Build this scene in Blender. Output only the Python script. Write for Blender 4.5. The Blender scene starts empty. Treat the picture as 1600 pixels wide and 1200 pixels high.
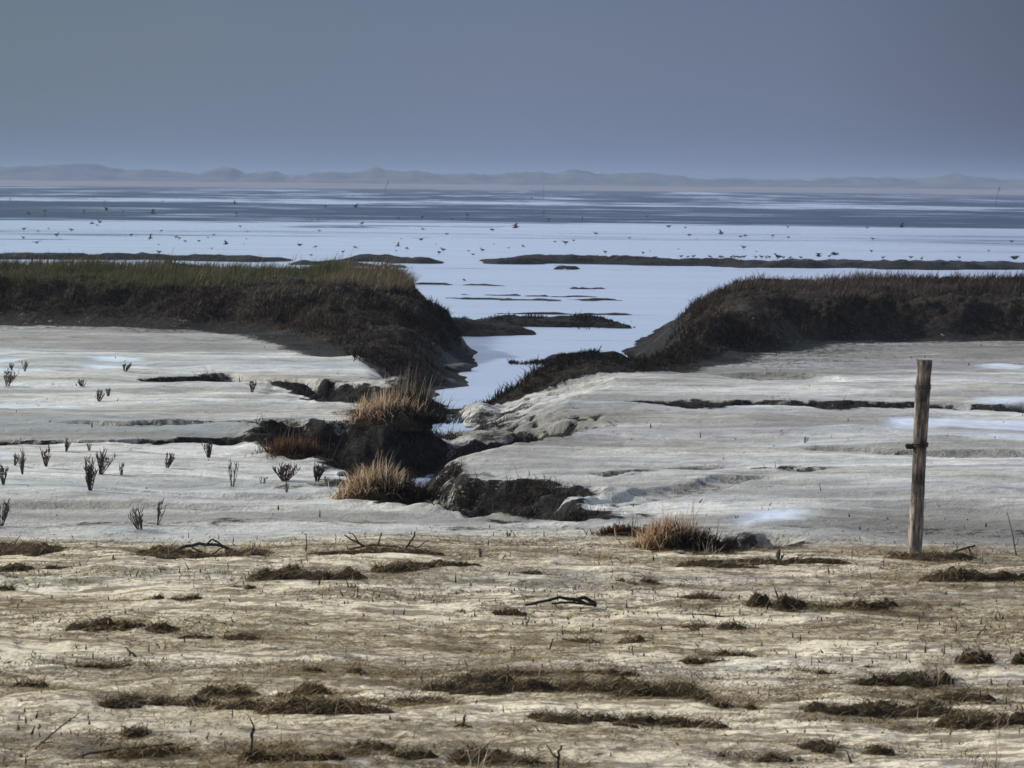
import bpy, math, random
import numpy as np
from mathutils import Matrix, Vector

random.seed(7)
RNG = np.random.default_rng(11)
sc = bpy.context.scene
COL = sc.collection
R = math.radians

# ------------------------------------------------------------------ camera
F = 4537.0            # focal length in photograph pixels (1600 wide): about 20 degrees across
H = 2.4               # eye height above the flats
ROLL = 0.0094
HOR0 = 287.0
PITCH = math.atan((600 - HOR0) / F)
fwd = np.array([0, math.cos(PITCH), -math.sin(PITCH)])
up0 = np.array([0, math.sin(PITCH), math.cos(PITCH)])
rt0 = np.array([1.0, 0, 0])
upv = up0 * math.cos(ROLL) - rt0 * math.sin(ROLL)
rtv = rt0 * math.cos(ROLL) + up0 * math.sin(ROLL)
CAM = np.array([0, 0, H])


def hor(px):
    return HOR0 + (px - 800) * ROLL


def at(px, py, z=0.0):
    """A point of the photograph taken back to the level z in the place."""
    d = fwd * F + rtv * (px - 800) - upv * (py - 600)
    t = (z - H) / d[2]
    p = CAM + d * t
    return np.array([p[0], p[1], z])


def poly(pts, z=0.0):
    return np.array([at(a, b, z)[:2] for a, b in pts])


cam_d = bpy.data.cameras.new('camera')
cam = bpy.data.objects.new('camera', cam_d)
COL.objects.link(cam)
m = Matrix(((rtv[0], upv[0], -fwd[0], 0), (rtv[1], upv[1], -fwd[1], 0), (rtv[2], upv[2], -fwd[2], H), (0, 0, 0, 1)))
cam.matrix_world = m
cam_d.sensor_width = 36
cam_d.lens = 36 * F / 1600
cam_d.clip_start = 0.1
cam_d.clip_end = 9000
cam_d.dof.use_dof = True
cam_d.dof.focus_distance = 27
cam_d.dof.aperture_fstop = 11
sc.camera = cam

# ------------------------------------------------------------------ noise


def _hash(ix, iy, seed):
    h = (ix.astype(np.int64) * 374761393 + iy.astype(np.int64) * 668265263 + seed * 1274126177) & 0xFFFFFFFF
    h = ((h ^ (h >> 13)) * 1274126177) & 0xFFFFFFFF
    h = h ^ (h >> 16)
    return (h & 0xFFFF).astype(np.float32) / 32767.5 - 1.0


def vnoise(x, y, seed=0):
    ix = np.floor(x)
    iy = np.floor(y)
    fx = (x - ix).astype(np.float32)
    fy = (y - iy).astype(np.float32)
    fx = fx * fx * (3 - 2 * fx)
    fy = fy * fy * (3 - 2 * fy)
    a = _hash(ix, iy, seed)
    b = _hash(ix + 1, iy, seed)
    c = _hash(ix, iy + 1, seed)
    d = _hash(ix + 1, iy + 1, seed)
    return (a + (b - a) * fx) * (1 - fy) + (c + (d - c) * fx) * fy


def fbm(x, y, freq=1.0, octv=4, seed=0, gain=0.5):
    s = np.zeros(np.shape(x), np.float32)
    amp = 1.0
    for o in range(octv):
        s += amp * vnoise(x * freq + 17.3 * o, y * freq - 9.1 * o, seed + o)
        freq *= 2.03
        amp *= gain
    return s


def sstep(a, b, x):
    t = np.clip((x - a) / (b - a), 0, 1)
    return t * t * (3 - 2 * t)


def seg_dist(x, y, pts, closed=False):
    """distance to a polyline and the running parameter (0..n-1) of the nearest point"""
    best = np.full(np.shape(x), 1e9, np.float32)
    par = np.zeros(np.shape(x), np.float32)
    n = len(pts)
    for i in range(n if closed else n - 1):
        a = pts[i]
        b = pts[(i + 1) % n]
        ab = b - a
        L2 = float(ab @ ab) + 1e-9
        t = np.clip(((x - a[0]) * ab[0] + (y - a[1]) * ab[1]) / L2, 0, 1)
        d = np.hypot(x - a[0] - t * ab[0], y - a[1] - t * ab[1])
        k = d < best
        best = np.where(k, d, best)
        par = np.where(k, i + t, par)
    return best, par


def sdf(x, y, pts):
    """signed distance to a closed outline, positive inside"""
    d, _ = seg_dist(x, y, pts, True)
    inside = np.zeros(np.shape(x), bool)
    n = len(pts)
    for i in range(n):
        x0, y0 = pts[i]
        x1, y1 = pts[(i + 1) % n]
        c = ((y0 > y) != (y1 > y)) & (x < (x1 - x0) * (y - y0) / (y1 - y0 + 1e-12) + x0)
        inside ^= c
    return np.where(inside, d, -d)


# ------------------------------------------------------------------ the lie of the land
WZ = -0.45            # water level

LEFT_BANK = np.vstack([poly([(-700, 503), (-250, 505), (0, 507), (200, 511), (330, 515), (420, 530), (490, 542), (530, 560), (580, 590), (640, 606)], 0.0),
                       np.array([[-0.95, 39.0], [-0.75, 40.3], [-0.78, 43], [-0.72, 46.5], [-0.95, 49], [-1.10, 52], [-1.35, 56], [-2.4, 58.5], [-6, 59.5], [-12, 59], [-24, 60]])])
RIGHT_BANK = np.vstack([poly([(1045, 580), (1130, 560), (1190, 548), (1300, 536), (1450, 532), (1600, 534), (1900, 538), (2400, 546)], 0.0),
                        np.array([[26, 60], [12, 58.5], [7.0, 57], [5.0, 56], [3.4, 54], [2.6, 51.5], [2.35, 48.5]])])
LEVEE = np.array([[-0.27, 36.7], [0.1, 36.9], [0.5, 37.1], [0.95, 37.2], [1.4, 37.4], [2.15, 40.2], [2.4, 42.5]])
CREEK = np.vstack([poly([(700, 500), (690, 520), (733, 550), (738, 570), (712, 585), (722, 603), (662, 610)], WZ),
                   np.array([[-1.05, 37.4], [-0.95, 36.4], [-0.45, 36.3], [-0.42, 37.2], [0.1, 37.7], [0.6, 38.0], [1.2, 38.5], [1.7, 40.6], [1.85, 43], [1.95, 46]]),
                   poly([(985, 549), (1008, 528), (1045, 512), (1060, 500)], WZ)])
GULLY = np.vstack([poly([(405, 695), (440, 703), (492, 717), (540, 747), (560, 771), (605, 783), (650, 791), (705, 798), (800, 805), (885, 810), (925, 812), (948, 798), (925, 778),
                         (895, 765), (850, 752), (790, 744), (735, 737), (712, 722)], 0.0),
                   np.array([[0.05, 26.4], [0.30, 28], [0.55, 30], [0.85, 33], [1.3, 36.4], [0.5, 37.6], [-0.4, 38.2], [-1.0, 38.0], [-1.25, 36.2]]),
                   poly([(600, 603), (560, 600), (520, 594), (470, 598), (440, 606), (495, 625), (545, 637), (605, 653), (655, 662), (610, 668), (540, 664), (470, 662), (400, 664)], 0.0)])
# narrow runnels: outline, half width, depth
RUNNELS = [
    (poly([(255, 596), (300, 592), (350, 592), (400, 590), (448, 588)]), 1.5, 0.25, 'L'),
    (poly([(-600, 690), (-200, 690), (0, 688), (150, 688), (260, 688), (340, 686), (420, 684), (520, 686)]), 1.3, 0.17, 'L'),
    (poly([(60, 662), (200, 664), (330, 661), (460, 660)]), 0.35, 0.07, 'L'),
    (poly([(1045, 640), (1120, 634), (1200, 633), (1300, 636), (1420, 637), (1600, 640), (2200, 650)]), 0.75, 0.13, 'R'),
    (poly([(925, 786), (1000, 776), (1080, 765), (1150, 750), (1230, 748)]), 0.24, 0.05, 'R'),
    (poly([(1150, 728), (1200, 727), (1290, 735)]), 0.35, 0.10, 'R'),
    (poly([(930, 742), (990, 738), (1060, 728), (1180, 722)]), 0.25, 0.06, 'R'),
    (poly([(745, 690), (790, 676), (850, 662), (905, 658)]), 0.8, 0.14, 'R'),
    (poly([(1230, 842), (1150, 855), (1090, 866), (1030, 862)]), 0.35, 0.13, 'R'),  # hollow right of the nearest tussock; the tussock's shadow is put into its tone
    (poly([(-400, 782), (100, 786), (300, 788), (430, 796)]), 0.3, 0.03, 'L'),
    (poly([(100, 766), (300, 770), (480, 774)]), 0.22, 0.035, 'L'),
    (poly([(1120, 588), (1190, 586), (1330, 600)]), 0.6, 0.05, 'R'),
    (poly([(1250, 700), (1350, 702), (1480, 708), (1700, 712)]), 0.3, 0.05, 'R'),
]
# low bars of mud standing out of the water off the marsh: centre line, half depth, height
BARS = [
    (poly([(-500, 403), (-100, 403), (60, 404), (150, 405), (240, 404.5), (330, 407), (395, 408), (470, 408)], WZ), 1.7, 0.13),
    (poly([(520, 408), (580, 407), (640, 409), (700, 411)], WZ), 2.3, 0.165),
    (poly([(440, 413), (500, 413), (570, 415), (600, 416)], WZ), 1.2, 0.09),
    (poly([(738, 408), (762, 410), (800, 411), (840, 409), (900, 411), (1000, 412.5), (1060, 413.5), (1150, 415.5), (1260, 417), (1330, 417), (1420, 419), (1520, 419), (1600, 419), (2100, 424)], WZ), 2.8, 0.19),
    (poly([(862, 420.5), (882, 421), (905, 421)], WZ), 0.9, 0.07),
    (poly([(598, 416.5), (616, 417), (640, 418)], WZ), 0.7, 0.05),
    (poly([(610, 444), (690, 445), (760, 446), (850, 447.5)], WZ), 0.45, 0.03),
    (poly([(885, 451.5), (920, 451), (952, 451)], WZ), 0.45, 0.035),
    (poly([(655, 464), (720, 467), (800, 469), (900, 470), (960, 469), (1030, 470)], WZ), 0.6, 0.03),
    (poly([(670, 458), (740, 461), (800, 462), (880, 464), (990, 463)], WZ), 0.35, 0.02),
    (poly([(690, 488.5), (720, 488), (800, 490), (900, 491.5), (1040, 492)], WZ), 0.35, 0.03),
    (np.array([[0.35, 46.6], [0.8, 46.4], [1.4, 46.8], [2.1, 47.2]]), 0.6, 0.10),
    # the low ridge across the mouth of the creek
    (poly([(640, 508), (700, 508), (740, 510), (790, 508), (850, 509), (905, 509), (950, 509), (985, 512), (1005, 512)], WZ), 0.8, 0.12),
    (poly([(640, 519), (700, 519), (750, 520), (800, 519.5), (848, 520)], WZ), 1.9, 0.14),
]
# standing water on the flats: outline at z=0
PUDDLES = [poly(p) for p in (
    [(-300, 555), (0, 558), (40, 560), (30, 563), (-300, 563)],
    [(-300, 569), (0, 570), (60, 573), (78, 577), (0, 578), (-300, 578)],
    [(130, 558), (180, 556), (232, 559), (236, 563), (180, 564), (140, 562)],
    [(122, 568), (170, 567), (230, 570), (228, 573), (150, 573)],
    [(-300, 624), (60, 628), (150, 634), (200, 639), (100, 640), (-300, 636)],
    [(1365, 652), (1430, 652), (1600, 655), (1900, 660), (1900, 671), (1600, 670), (1480, 668), (1400, 672), (1372, 664)],
    [(1480, 678), (1600, 680), (1800, 684), (1800, 690), (1600, 688), (1500, 686)],
    [(1180, 797), (1230, 793), (1270, 797), (1240, 808), (1190, 814), (1160, 822), (1150, 814)],
    [(1520, 566), (1560, 565), (1600, 568), (1600, 574), (1530, 573)],
    [(1530, 624), (1600, 624), (1800, 628), (1800, 634), (1550, 632)],
    [(280, 616), (320, 616), (318, 619), (284, 619)],
    [(0, 710), (12, 711), (8, 715), (0, 715)],
    [(1130, 693), (1250, 690), (1420, 694), (1420, 698), (1250, 698), (1140, 699)],
)]


DAMP = [(poly(p), st) for p, st in (
    ([(1090, 556), (1300, 538), (1600, 535), (2000, 538), (2000, 562), (1500, 572), (1300, 586), (1130, 594), (1000, 604)], 0.85),
    ([(700, 640), (850, 622), (1000, 602), (1080, 640), (1000, 690), (880, 735), (760, 745), (700, 700)], 0.75),
    ([(1200, 805), (1300, 785), (1600, 800), (2000, 810), (2000, 864), (1600, 864), (1250, 864), (1150, 852)], 0.9),
    ([(880, 664), (1200, 652), (1350, 654), (1360, 690), (1000, 704)], 0.65),
    ([(-300, 642), (300, 647), (560, 660), (600, 684), (0, 690), (-300, 690)], 0.6),
    ([(-300, 836), (500, 840), (900, 852), (1000, 872), (-300, 868)], 0.7),
    ([(-300, 512), (300, 517), (420, 532), (380, 548), (100, 540), (-300, 536)], 0.7),
    ([(60, 756), (300, 762), (520, 786), (300, 800), (0, 790)], 0.4))]


def bank_height(x, y):
    """how high the turf of the two banks would stand"""
    hl = 0.64 - 0.30 * sstep(-2.6, -1.4, x) + 0.04 * fbm(x, y, 0.35, 2, 31)
    hl *= 1 - 0.62 * sstep(48.5, 44.5, y)
    hl = np.where(y < 47, hl * 0.9, hl)
    hr = (0.60 + 0.05 * fbm(x, y, 0.4, 2, 32)) * (0.6 + 0.4 * sstep(2.6, 3.8, x))
    return hl, hr


def boxed(x, y, pts, m):
    return (x > pts[:, 0].min() - m) & (x < pts[:, 0].max() + m) & (y > pts[:, 1].min() - m) & (y < pts[:, 1].max() + m)


def sdf_box(x, y, pts, m):
    out = np.full(np.shape(x), -9.0)
    k = boxed(x, y, pts, m)
    if k.any():
        out[k] = sdf(x[k], y[k], pts)
    return out


def land(x, y, full=False):
    x = np.asarray(x, np.float64)
    y = np.asarray(y, np.float64)
    wob = 0.10 * fbm(x, y, 1.1, 3, 3)
    wob3 = 0.07 * fbm(x, y, 3.6, 3, 6)
    wob2 = 0.22 * fbm(x, y, 0.55, 3, 5)
    # the flats, very slightly uneven
    z = 0.022 * fbm(x * 0.35, y, 0.35, 3, 1) + 0.030 * fbm(x * 0.7, y, 0.8, 3, 13) + 0.014 * fbm(x * 0.7, y, 1.6, 5, 2, 0.62)
    fore = sstep(20.0, 18.5, y + 0.35 * fbm(x, y, 0.5, 3, 8))      # the littered sand in front
    z += fore * (0.02 + 0.020 * np.abs(fbm(x, y * 1.3, 1.3, 4, 9)) + 0.010 * np.abs(fbm(x * 0.7, y, 7.0, 3, 12)))
    rough = fbm(x, y, 3.0, 4, 20)
    # to the sea floor
    sea = sstep(57.5, 60.5, y + wob2 * 3)
    z = z * (1 - sea) + (-0.62) * sea
    dark = np.zeros_like(z)  # mask for black mud; also puts the shade of cut walls into colour
    dark = np.exp(-((y - 20.15 - 0.3 * fbm(x, y, 0.6, 3, 25)) / 0.38) ** 2) * (0.36 + 0.2 * rough)
    # runnels
    for i_r, (pts, w0, dep, side) in enumerate(RUNNELS):
        bm = boxed(x, y, pts, w0 * 1.5 + 1.0)
        if not bm.any():
            continue
        xs_, ys_, wb_, w3_, ro_ = x[bm], y[bm], wob[bm], wob3[bm], rough[bm]
        d, par = seg_dist(xs_, ys_, pts)
        wn = 0.72 + 0.45 * fbm(xs_ * 0.8, ys_ * 0.3, 1.0, 3, 200 + i_r)
        wn = np.maximum(wn, 0.95) if i_r == 0 else wn
        w = w0 * np.clip(wn, 0.15, 1.3) * ((0.30 + 0.70 * par / (len(pts) - 1)) if side == 'L' else 1.0)
        d = d + wb_ * w * 1.1 + w3_ * min(1.3, w0 * 1.6)
        ends = sstep(0.0, 0.7, par) if side == 'L' else sstep(0.0, 0.25, par)
        tail = 1 - 0.999 * sstep(len(pts) - 1.4, len(pts) - 1.0, par) if side == 'R' else (1 - sstep(len(pts) - 1.25, len(pts) - 1.0, par) if i_r == 0 else 1.0)
        k = np.clip((w - d) / (w * 0.5), 0, 1)
        k = (1 - (1 - k) ** 2) * ends * tail
        z[bm] -= dep * k
        kd = sstep(w * 1.02 + 0.10, w * 0.98, d + 0.10 * ro_) * ends * tail
        dark[bm] = np.maximum(dark[bm], kd * min(1.0, dep / 0.12) * (0.85 + 0.25 * ro_))
    # gully
    g = sdf(x, y, GULLY) + wob * 1.2 + wob3 * 1.6
    soft = sstep(-0.80, -0.35, x) * sstep(24.2, 26, y)
    wd = (0.95 + 0.35 * fbm(x, y, 1.2, 2, 29)) * (1 - soft) + 1.95 * soft
    k = np.clip(g / wd, 0, 1)
    k = k * soft + (1 - (1 - k) ** 1.5) * (1 - soft)
    k_g = k
    gz = -0.60 * k * (1 - 0.55 * sstep(0.0, 0.9, x) * sstep(25.0, 23.0, y))
    shoal = np.exp(-(((x + 0.35) / 0.75) ** 2 + ((y - 34.9) / 1.1) ** 2)) * 0.20
    shoal = shoal * 0.4
    shoal += np.exp(-(((x + 0.65) / 0.45) ** 2 + ((y - 29.8) / 0.7) ** 2)) * 0.26
    gz = gz + shoal * k + (0.15 * rough + 0.05 * fbm(x, y, 7.0, 3, 33)) * k * (1 - k * 0.5) * (1 - 0.7 * soft)
    near = np.exp(-(np.minimum(g, 0) / 0.5) ** 2) * (g < 0.9) * (1 - 0.75 * soft)
    gz = gz + near * 0.035 * rough * (0.5 + 0.8 * sstep(-0.2, 0.5, fbm(x, y, 1.3, 2, 23)))
    slope_g = soft * np.exp(-(((x - 0.25) / 0.75) ** 2 + ((y - 29.3) / 1.9) ** 2))
    groove = np.abs(fbm(x * 1.3, y * 0.9, 1.9, 4, 27))
    gz = gz - 0.05 * slope_g * sstep(0.30, 0.05, groove)
    dark = np.maximum(dark, sstep(0.15, 0.5, slope_g) * sstep(0.26, 0.08, groove) * 0.8)
    damp_s = soft * sstep(0.05, 0.5, k)
    dark = np.maximum(dark, damp_s * (0.56 + 0.24 * fbm(x * 0.6, y, 1.6, 4, 28)))
    z += gz
    blot = sstep(0.05, 0.6, fbm(x * 0.7, y, 2.0, 4, 24))
    dark = np.maximum(dark, near * blot * 0.85 * (1 - soft * 0.4))
    gd = sstep(-0.16, 0.02, g + 0.10 * rough)
    dark = np.maximum(dark, gd * (0.90 + 0.32 * fbm(x * 0.8, y * 0.8, 1.9, 4, 30)) * (1 - 0.80 * soft) * (1 - sstep(0.0, 0.10, shoal)))
    # creek
    c = sdf(x, y, CREEK) + wob * 0.8
    wide = np.where(x < -0.2, 0.9 - 0.5 * sstep(46.5, 48, y), 0.75)
    kk = sstep(-1.0, 0.0, c / wide) * sstep(62, 57, y)
    kin = sstep(0.0, 0.6, c)
    cz = z * (1 - kk) + (WZ + 0.01) * kk - 0.17 * kin
    # banks
    hl, hr = bank_height(x, y)
    dl = sdf(x, y, LEFT_BANK) + wob2 * 0.9
    dr = sdf(x, y, RIGHT_BANK) + wob2 * 0.9
    wl = 0.9 + 0.9 * sstep(-3.2, -5, x)
    kl = sstep(0, 1.0, dl / (1.5 - 0.95 * sstep(-2.9, -2.2, x) * sstep(47.0, 48.5, y)))
    kr = sstep(0, 1.0, dr / 1.2)
    lump = 0.22 * fbm(x, y, 1.7, 5, 41, 0.58)
    bl = kl * (hl + lump * kl * (1 - 0.6 * sstep(0.5, 1, kl)))
    br = kr * (hr + lump * (1 - 0.6 * sstep(0.5, 1, kr)))
    dlv, _ = seg_dist(x, y, LEVEE)
    lv = sstep(0.85, 0.15, dlv + wob) * 0.13
    up = np.maximum(np.maximum(bl, br), lv)
    # sea edge falls away behind the banks
    z = np.minimum(z, cz) + up * (1 - 0.85 * kk) * (1 - 0.2 * sea)
    z += (1 - kk) * (up > 0.03) * 0.03 * rough
    bankk = np.maximum(kl, np.maximum(kr, sstep(0.75, 0.35, dlv + wob)))
    front = sstep(-3.2, 0.1, dl + 0.5 * fbm(x * 0.4, y, 0.8, 3, 43)) * sstep(44, 46, y)
    front = np.maximum(front, sstep(-4.2, 0.1, dr + 0.4 * fbm(x * 0.4, y, 0.8, 3, 44)) * (x > 2.2) * sstep(36, 40, y))
    dark = np.maximum(dark, front * 0.52)
    dark = np.maximum(dark, np.maximum(sstep(-0.7, -0.1, dl) * (y > 40), sstep(-0.7, -0.1, dr) * (x > 1.6)) * 0.85)
    lo = np.where((y < 47) & (x < -0.9), 0.92 + 0.2 * fbm(x, y * 0.8, 1.7, 4, 45), 0.92)
    dark = np.maximum(dark, sstep(0.02, 0.3, bankk) * lo)
    dark = np.maximum(dark, sstep(0.05, 0.35, kk) * np.where(y > 38.3, 1.0, sstep(0.02, -0.05, z)) * np.where((y < 37.2) & (x > -0.9), 0.45, 1))
    # the pale foot of the creek's near bank stays clean silt
    pale = 0.0 * soft * sstep(0.0, 0.06, k_g) * sstep(37.3, 36.4, y) * sstep(0.55, 0.85, dlv + wob) + sstep(0.1, 0.8, shoal / 0.3)
    dark = dark * (1 - 0.85 * np.clip(pale, 0, 1))
    # mud bars
    bar = np.zeros_like(z)
    if np.max(y) > 40:
        X_, Y0 = x, y
        for pts, w, hh in BARS:
            bm = boxed(X_, Y0, pts, 5.0)
            if not bm.any():
                continue
            x, y = X_[bm], Y0[bm]
            d, par = seg_dist(x, y, pts)
            n = 0.35 * fbm(x * 0.5, y * 0.8, 1.2, 3, 51) + (0.9 * fbm(x * 0.9, y, 1.5, 3, 52) - 0.25 if hh < 0.05 else 0)
            ex0, ex1 = pts[:, 0].min(), pts[:, 0].max()
            tw = min(1.5, 0.25 * (ex1 - ex0))
            e = sstep(ex0, ex0 + tw, x + 0.3 * n) * sstep(ex1, ex1 - tw, x + 0.3 * n)
            b = sstep(w, w * 0.25, d + n * w * 0.9) * (0.4 + 0.6 * e) * sstep(0.0, 0.2, e)
            bar[bm] = np.maximum(bar[bm], b * (hh * (1.15 if hh > 0.16 else 1.4) * (1 + 0.35 * fbm(x * 1.2, y, 1.1, 4, 53)) + 0.10 + (0.5 * hh if hh > 0.05 else 0.06) * n))
        x, y = X_, Y0
        z = np.maximum(z, np.where(bar > 0.02, WZ - 0.10 + bar, -9))
        dark = np.maximum(dark, (bar > 0.05) * 1.0)
    if not full:
        return z
    wet = np.zeros_like(z)
    pn = 0.14 * fbm(x * 0.5, y, 1.6, 4, 61)
    for p in PUDDLES:
        s = sdf_box(x, y, p, 1.0) + pn
        wet = np.maximum(wet, sstep(-0.10, 0.22, s))
    damp = np.zeros_like(z)
    dn = 0.55 * fbm(x * 0.5, y, 0.8, 4, 63)
    for p, st in DAMP:
        damp = np.maximum(damp, st * sstep(-0.9, 0.9, sdf_box(x, y, p, 2.5) + dn))
    z = z - 0.006 * wet
    return dict(damp=damp, turf=np.maximum(kl, np.maximum(kr, sstep(0.75, 0.35, dlv))), z=z, dark=np.clip(dark, 0, 1), wet=wet, fore=fore, kl=kl, kr=kr, bar=bar, kk=kk, g=k, dlv=dlv)


def ground_z(x, y):
    return land(np.atleast_1d(x), np.atleast_1d(y))


# ------------------------------------------------------------------ object helpers


def tag(o, label=None, cat=None, group=None, kind=None):
    if label:
        o['label'] = label
    if cat:
        o['category'] = cat
    if group:
        o['group'] = group
    if kind:
        o['kind'] = kind
    return o


def link(name, me, mat=None, parent=None):
    o = bpy.data.objects.new(name, me)
    COL.objects.link(o)
    if mat:
        me.materials.append(mat)
    if parent:
        o.parent = parent
    return o


def empty(name, loc, rz=0.0):
    o = bpy.data.objects.new(name, None)
    COL.objects.link(o)
    o.empty_display_size = 0.1
    o.location = loc
    o.rotation_euler = (0, 0, rz)
    return o


def mesh_np(name, co, faces, col=None, attrs=None, smooth=False):
    """co Nx3, faces MxK (all of one size) -> a mesh"""
    me = bpy.data.meshes.new(name)
    co = np.asarray(co, np.float32)
    faces = np.asarray(faces, np.int32)
    k = faces.shape[1]
    me.vertices.add(len(co))
    me.vertices.foreach_set('co', co.ravel())
    me.loops.add(faces.size)
    me.loops.foreach_set('vertex_index', faces.ravel())
    me.polygons.add(len(faces))
    me.polygons.foreach_set('loop_start', np.arange(0, faces.size, k, dtype=np.int32))
    me.polygons.foreach_set('loop_total', np.full(len(faces), k, np.int32))
    if smooth:
        me.polygons.foreach_set('use_smooth', np.ones(len(faces), bool))
    if col is not None:
        a = me.attributes.new('Col', 'FLOAT_COLOR', 'POINT')
        c4 = np.ones((len(co), 4), np.float32)
        c4[:, :3] = col
        a.data.foreach_set('color', c4.ravel())
    for n, v in (attrs or {}).items():
        a = me.attributes.new(n, 'FLOAT', 'POINT')
        a.data.foreach_set('value', np.asarray(v, np.float32))
    me.update(calc_edges=True)
    me.validate()
    return me


class MB:
    """collects tubes and quads with a colour per vertex, builds one mesh"""

    def __init__(self):
        self.v, self.f, self.c = [], [], []

    def tube(self, pts, rad, n=5, col=(0.1, 0.1, 0.1), cap=True):
        pts = [Vector(p) for p in pts]
        if not hasattr(rad, '__len__'):
            rad = [rad] * len(pts)
        base = len(self.v)
        for i, p in enumerate(pts):
            t = (pts[min(i + 1, len(pts) - 1)] - pts[max(i - 1, 0)])
            if t.length < 1e-9:
                t = Vector((0, 0, 1))
            t.normalize()
            a = t.cross(Vector((0.31, 0.95, 0.1)))
            if a.length < 1e-3:
                a = t.cross(Vector((1, 0, 0)))
            a.normalize()
            b = t.cross(a)
            for k in range(n):
                th = 2 * math.pi * k / n
                q = p + (a * math.cos(th) + b * math.sin(th)) * rad[i]
                self.v.append(tuple(q))
                self.c.append(col if not callable(col) else col(i / max(1, len(pts) - 1)))
        for i in range(len(pts) - 1):
            for k in range(n):
                a0 = base + i * n + k
                a1 = base + i * n + (k + 1) % n
                self.f.append((a0, a1, a1 + n, a0 + n))
        if cap:
            for i, s in ((0, -1), (len(pts) - 1, 1)):
                ring = [base + i * n + k for k in range(n)]
                if s < 0:
                    ring.reverse()
                self.f.append(tuple(ring))
        return self

    def quad(self, a, b, c, d, col):
        k = len(self.v)
        self.v += [tuple(a), tuple(b), tuple(c), tuple(d)]
        self.c += [col] * 4
        self.f.append((k, k + 1, k + 2, k + 3))

    def mesh(self, name, smooth=True):
        me = bpy.data.meshes.new(name)
        me.from_pydata(self.v, [], self.f)
        a = me.attributes.new('Col', 'FLOAT_COLOR', 'POINT')
        c4 = np.ones((len(self.v), 4), np.float32)
        c4[:, :3] = np.array(self.c, np.float32)
        a.data.foreach_set('color', c4.ravel())
        me.polygons.foreach_set('use_smooth', np.full(len(me.polygons), smooth, bool))
        me.update()
        return me


def blades(pos, h, az, lean, w, col, curl=0.6, seg=3, droop=None):
    """grass blades: pos Nx3 feet, h length, az compass of the lean, lean 0 upright .. 1 lying; returns co, quads, colours"""
    n = len(pos)
    pos = np.asarray(pos, float)
    h = np.broadcast_to(h, n)
    az = np.broadcast_to(az, n)
    lean = np.broadcast_to(lean, n)
    w = np.broadcast_to(w, n)
    col = np.broadcast_to(col, (n, 3))
    ca, sa = np.cos(az), np.sin(az)
    fa = RNG.uniform(0, 2 * np.pi, n)
    wx, wy = np.cos(fa), np.sin(fa)
    cur = np.zeros((n, 3))
    levels = []
    for s in range(seg + 1):
        t = s / seg
        th = lean * (np.pi / 2) * (1 - curl + curl * 1.5 * t)     # angle from the vertical
        if s > 0:
            step = h / seg
            cur = cur + np.stack([np.sin(th) * ca, np.sin(th) * sa, np.cos(th)], 1) * step[:, None]
        hw = w * 0.5 * (1 - 0.85 * t ** 1.3)
        off = np.stack([wx * hw, wy * hw, np.zeros(n)], 1)
        levels.append((pos + cur - off, pos + cur + off))
    L = 2 * (seg + 1)
    co = np.empty((n, L, 3))
    for s, (a, b) in enumerate(levels):
        co[:, 2 * s] = a
        co[:, 2 * s + 1] = b
    idx = np.arange(n)[:, None] * L
    fs = []
    for s in range(seg):
        fs.append(np.concatenate([idx + 2 * s, idx + 2 * s + 1, idx + 2 * s + 3, idx + 2 * s + 2], 1))
    faces = np.concatenate(fs, 0)
    cc = np.repeat(col[:, None, :], L, 1)
    return co.reshape(-1, 3), faces, cc.reshape(-1, 3)


def blade_obj(name, parts, mat, parent=None):
    co, fa, cc, off = [], [], [], 0
    for a, b, c in parts:
        co.append(a)
        fa.append(b + off)
        cc.append(c)
        off += len(a)
    return link(name, mesh_np(name, np.concatenate(co), np.concatenate(fa), np.concatenate(cc)), mat, parent)


def palette(n, cols, jit=0.25):
    cols = np.array(cols, float)
    c = cols[RNG.integers(0, len(cols), n)]
    return np.clip(c * (1 + RNG.uniform(-jit, jit, (n, 1))), 0.004, 0.9)


# ------------------------------------------------------------------ materials


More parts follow.
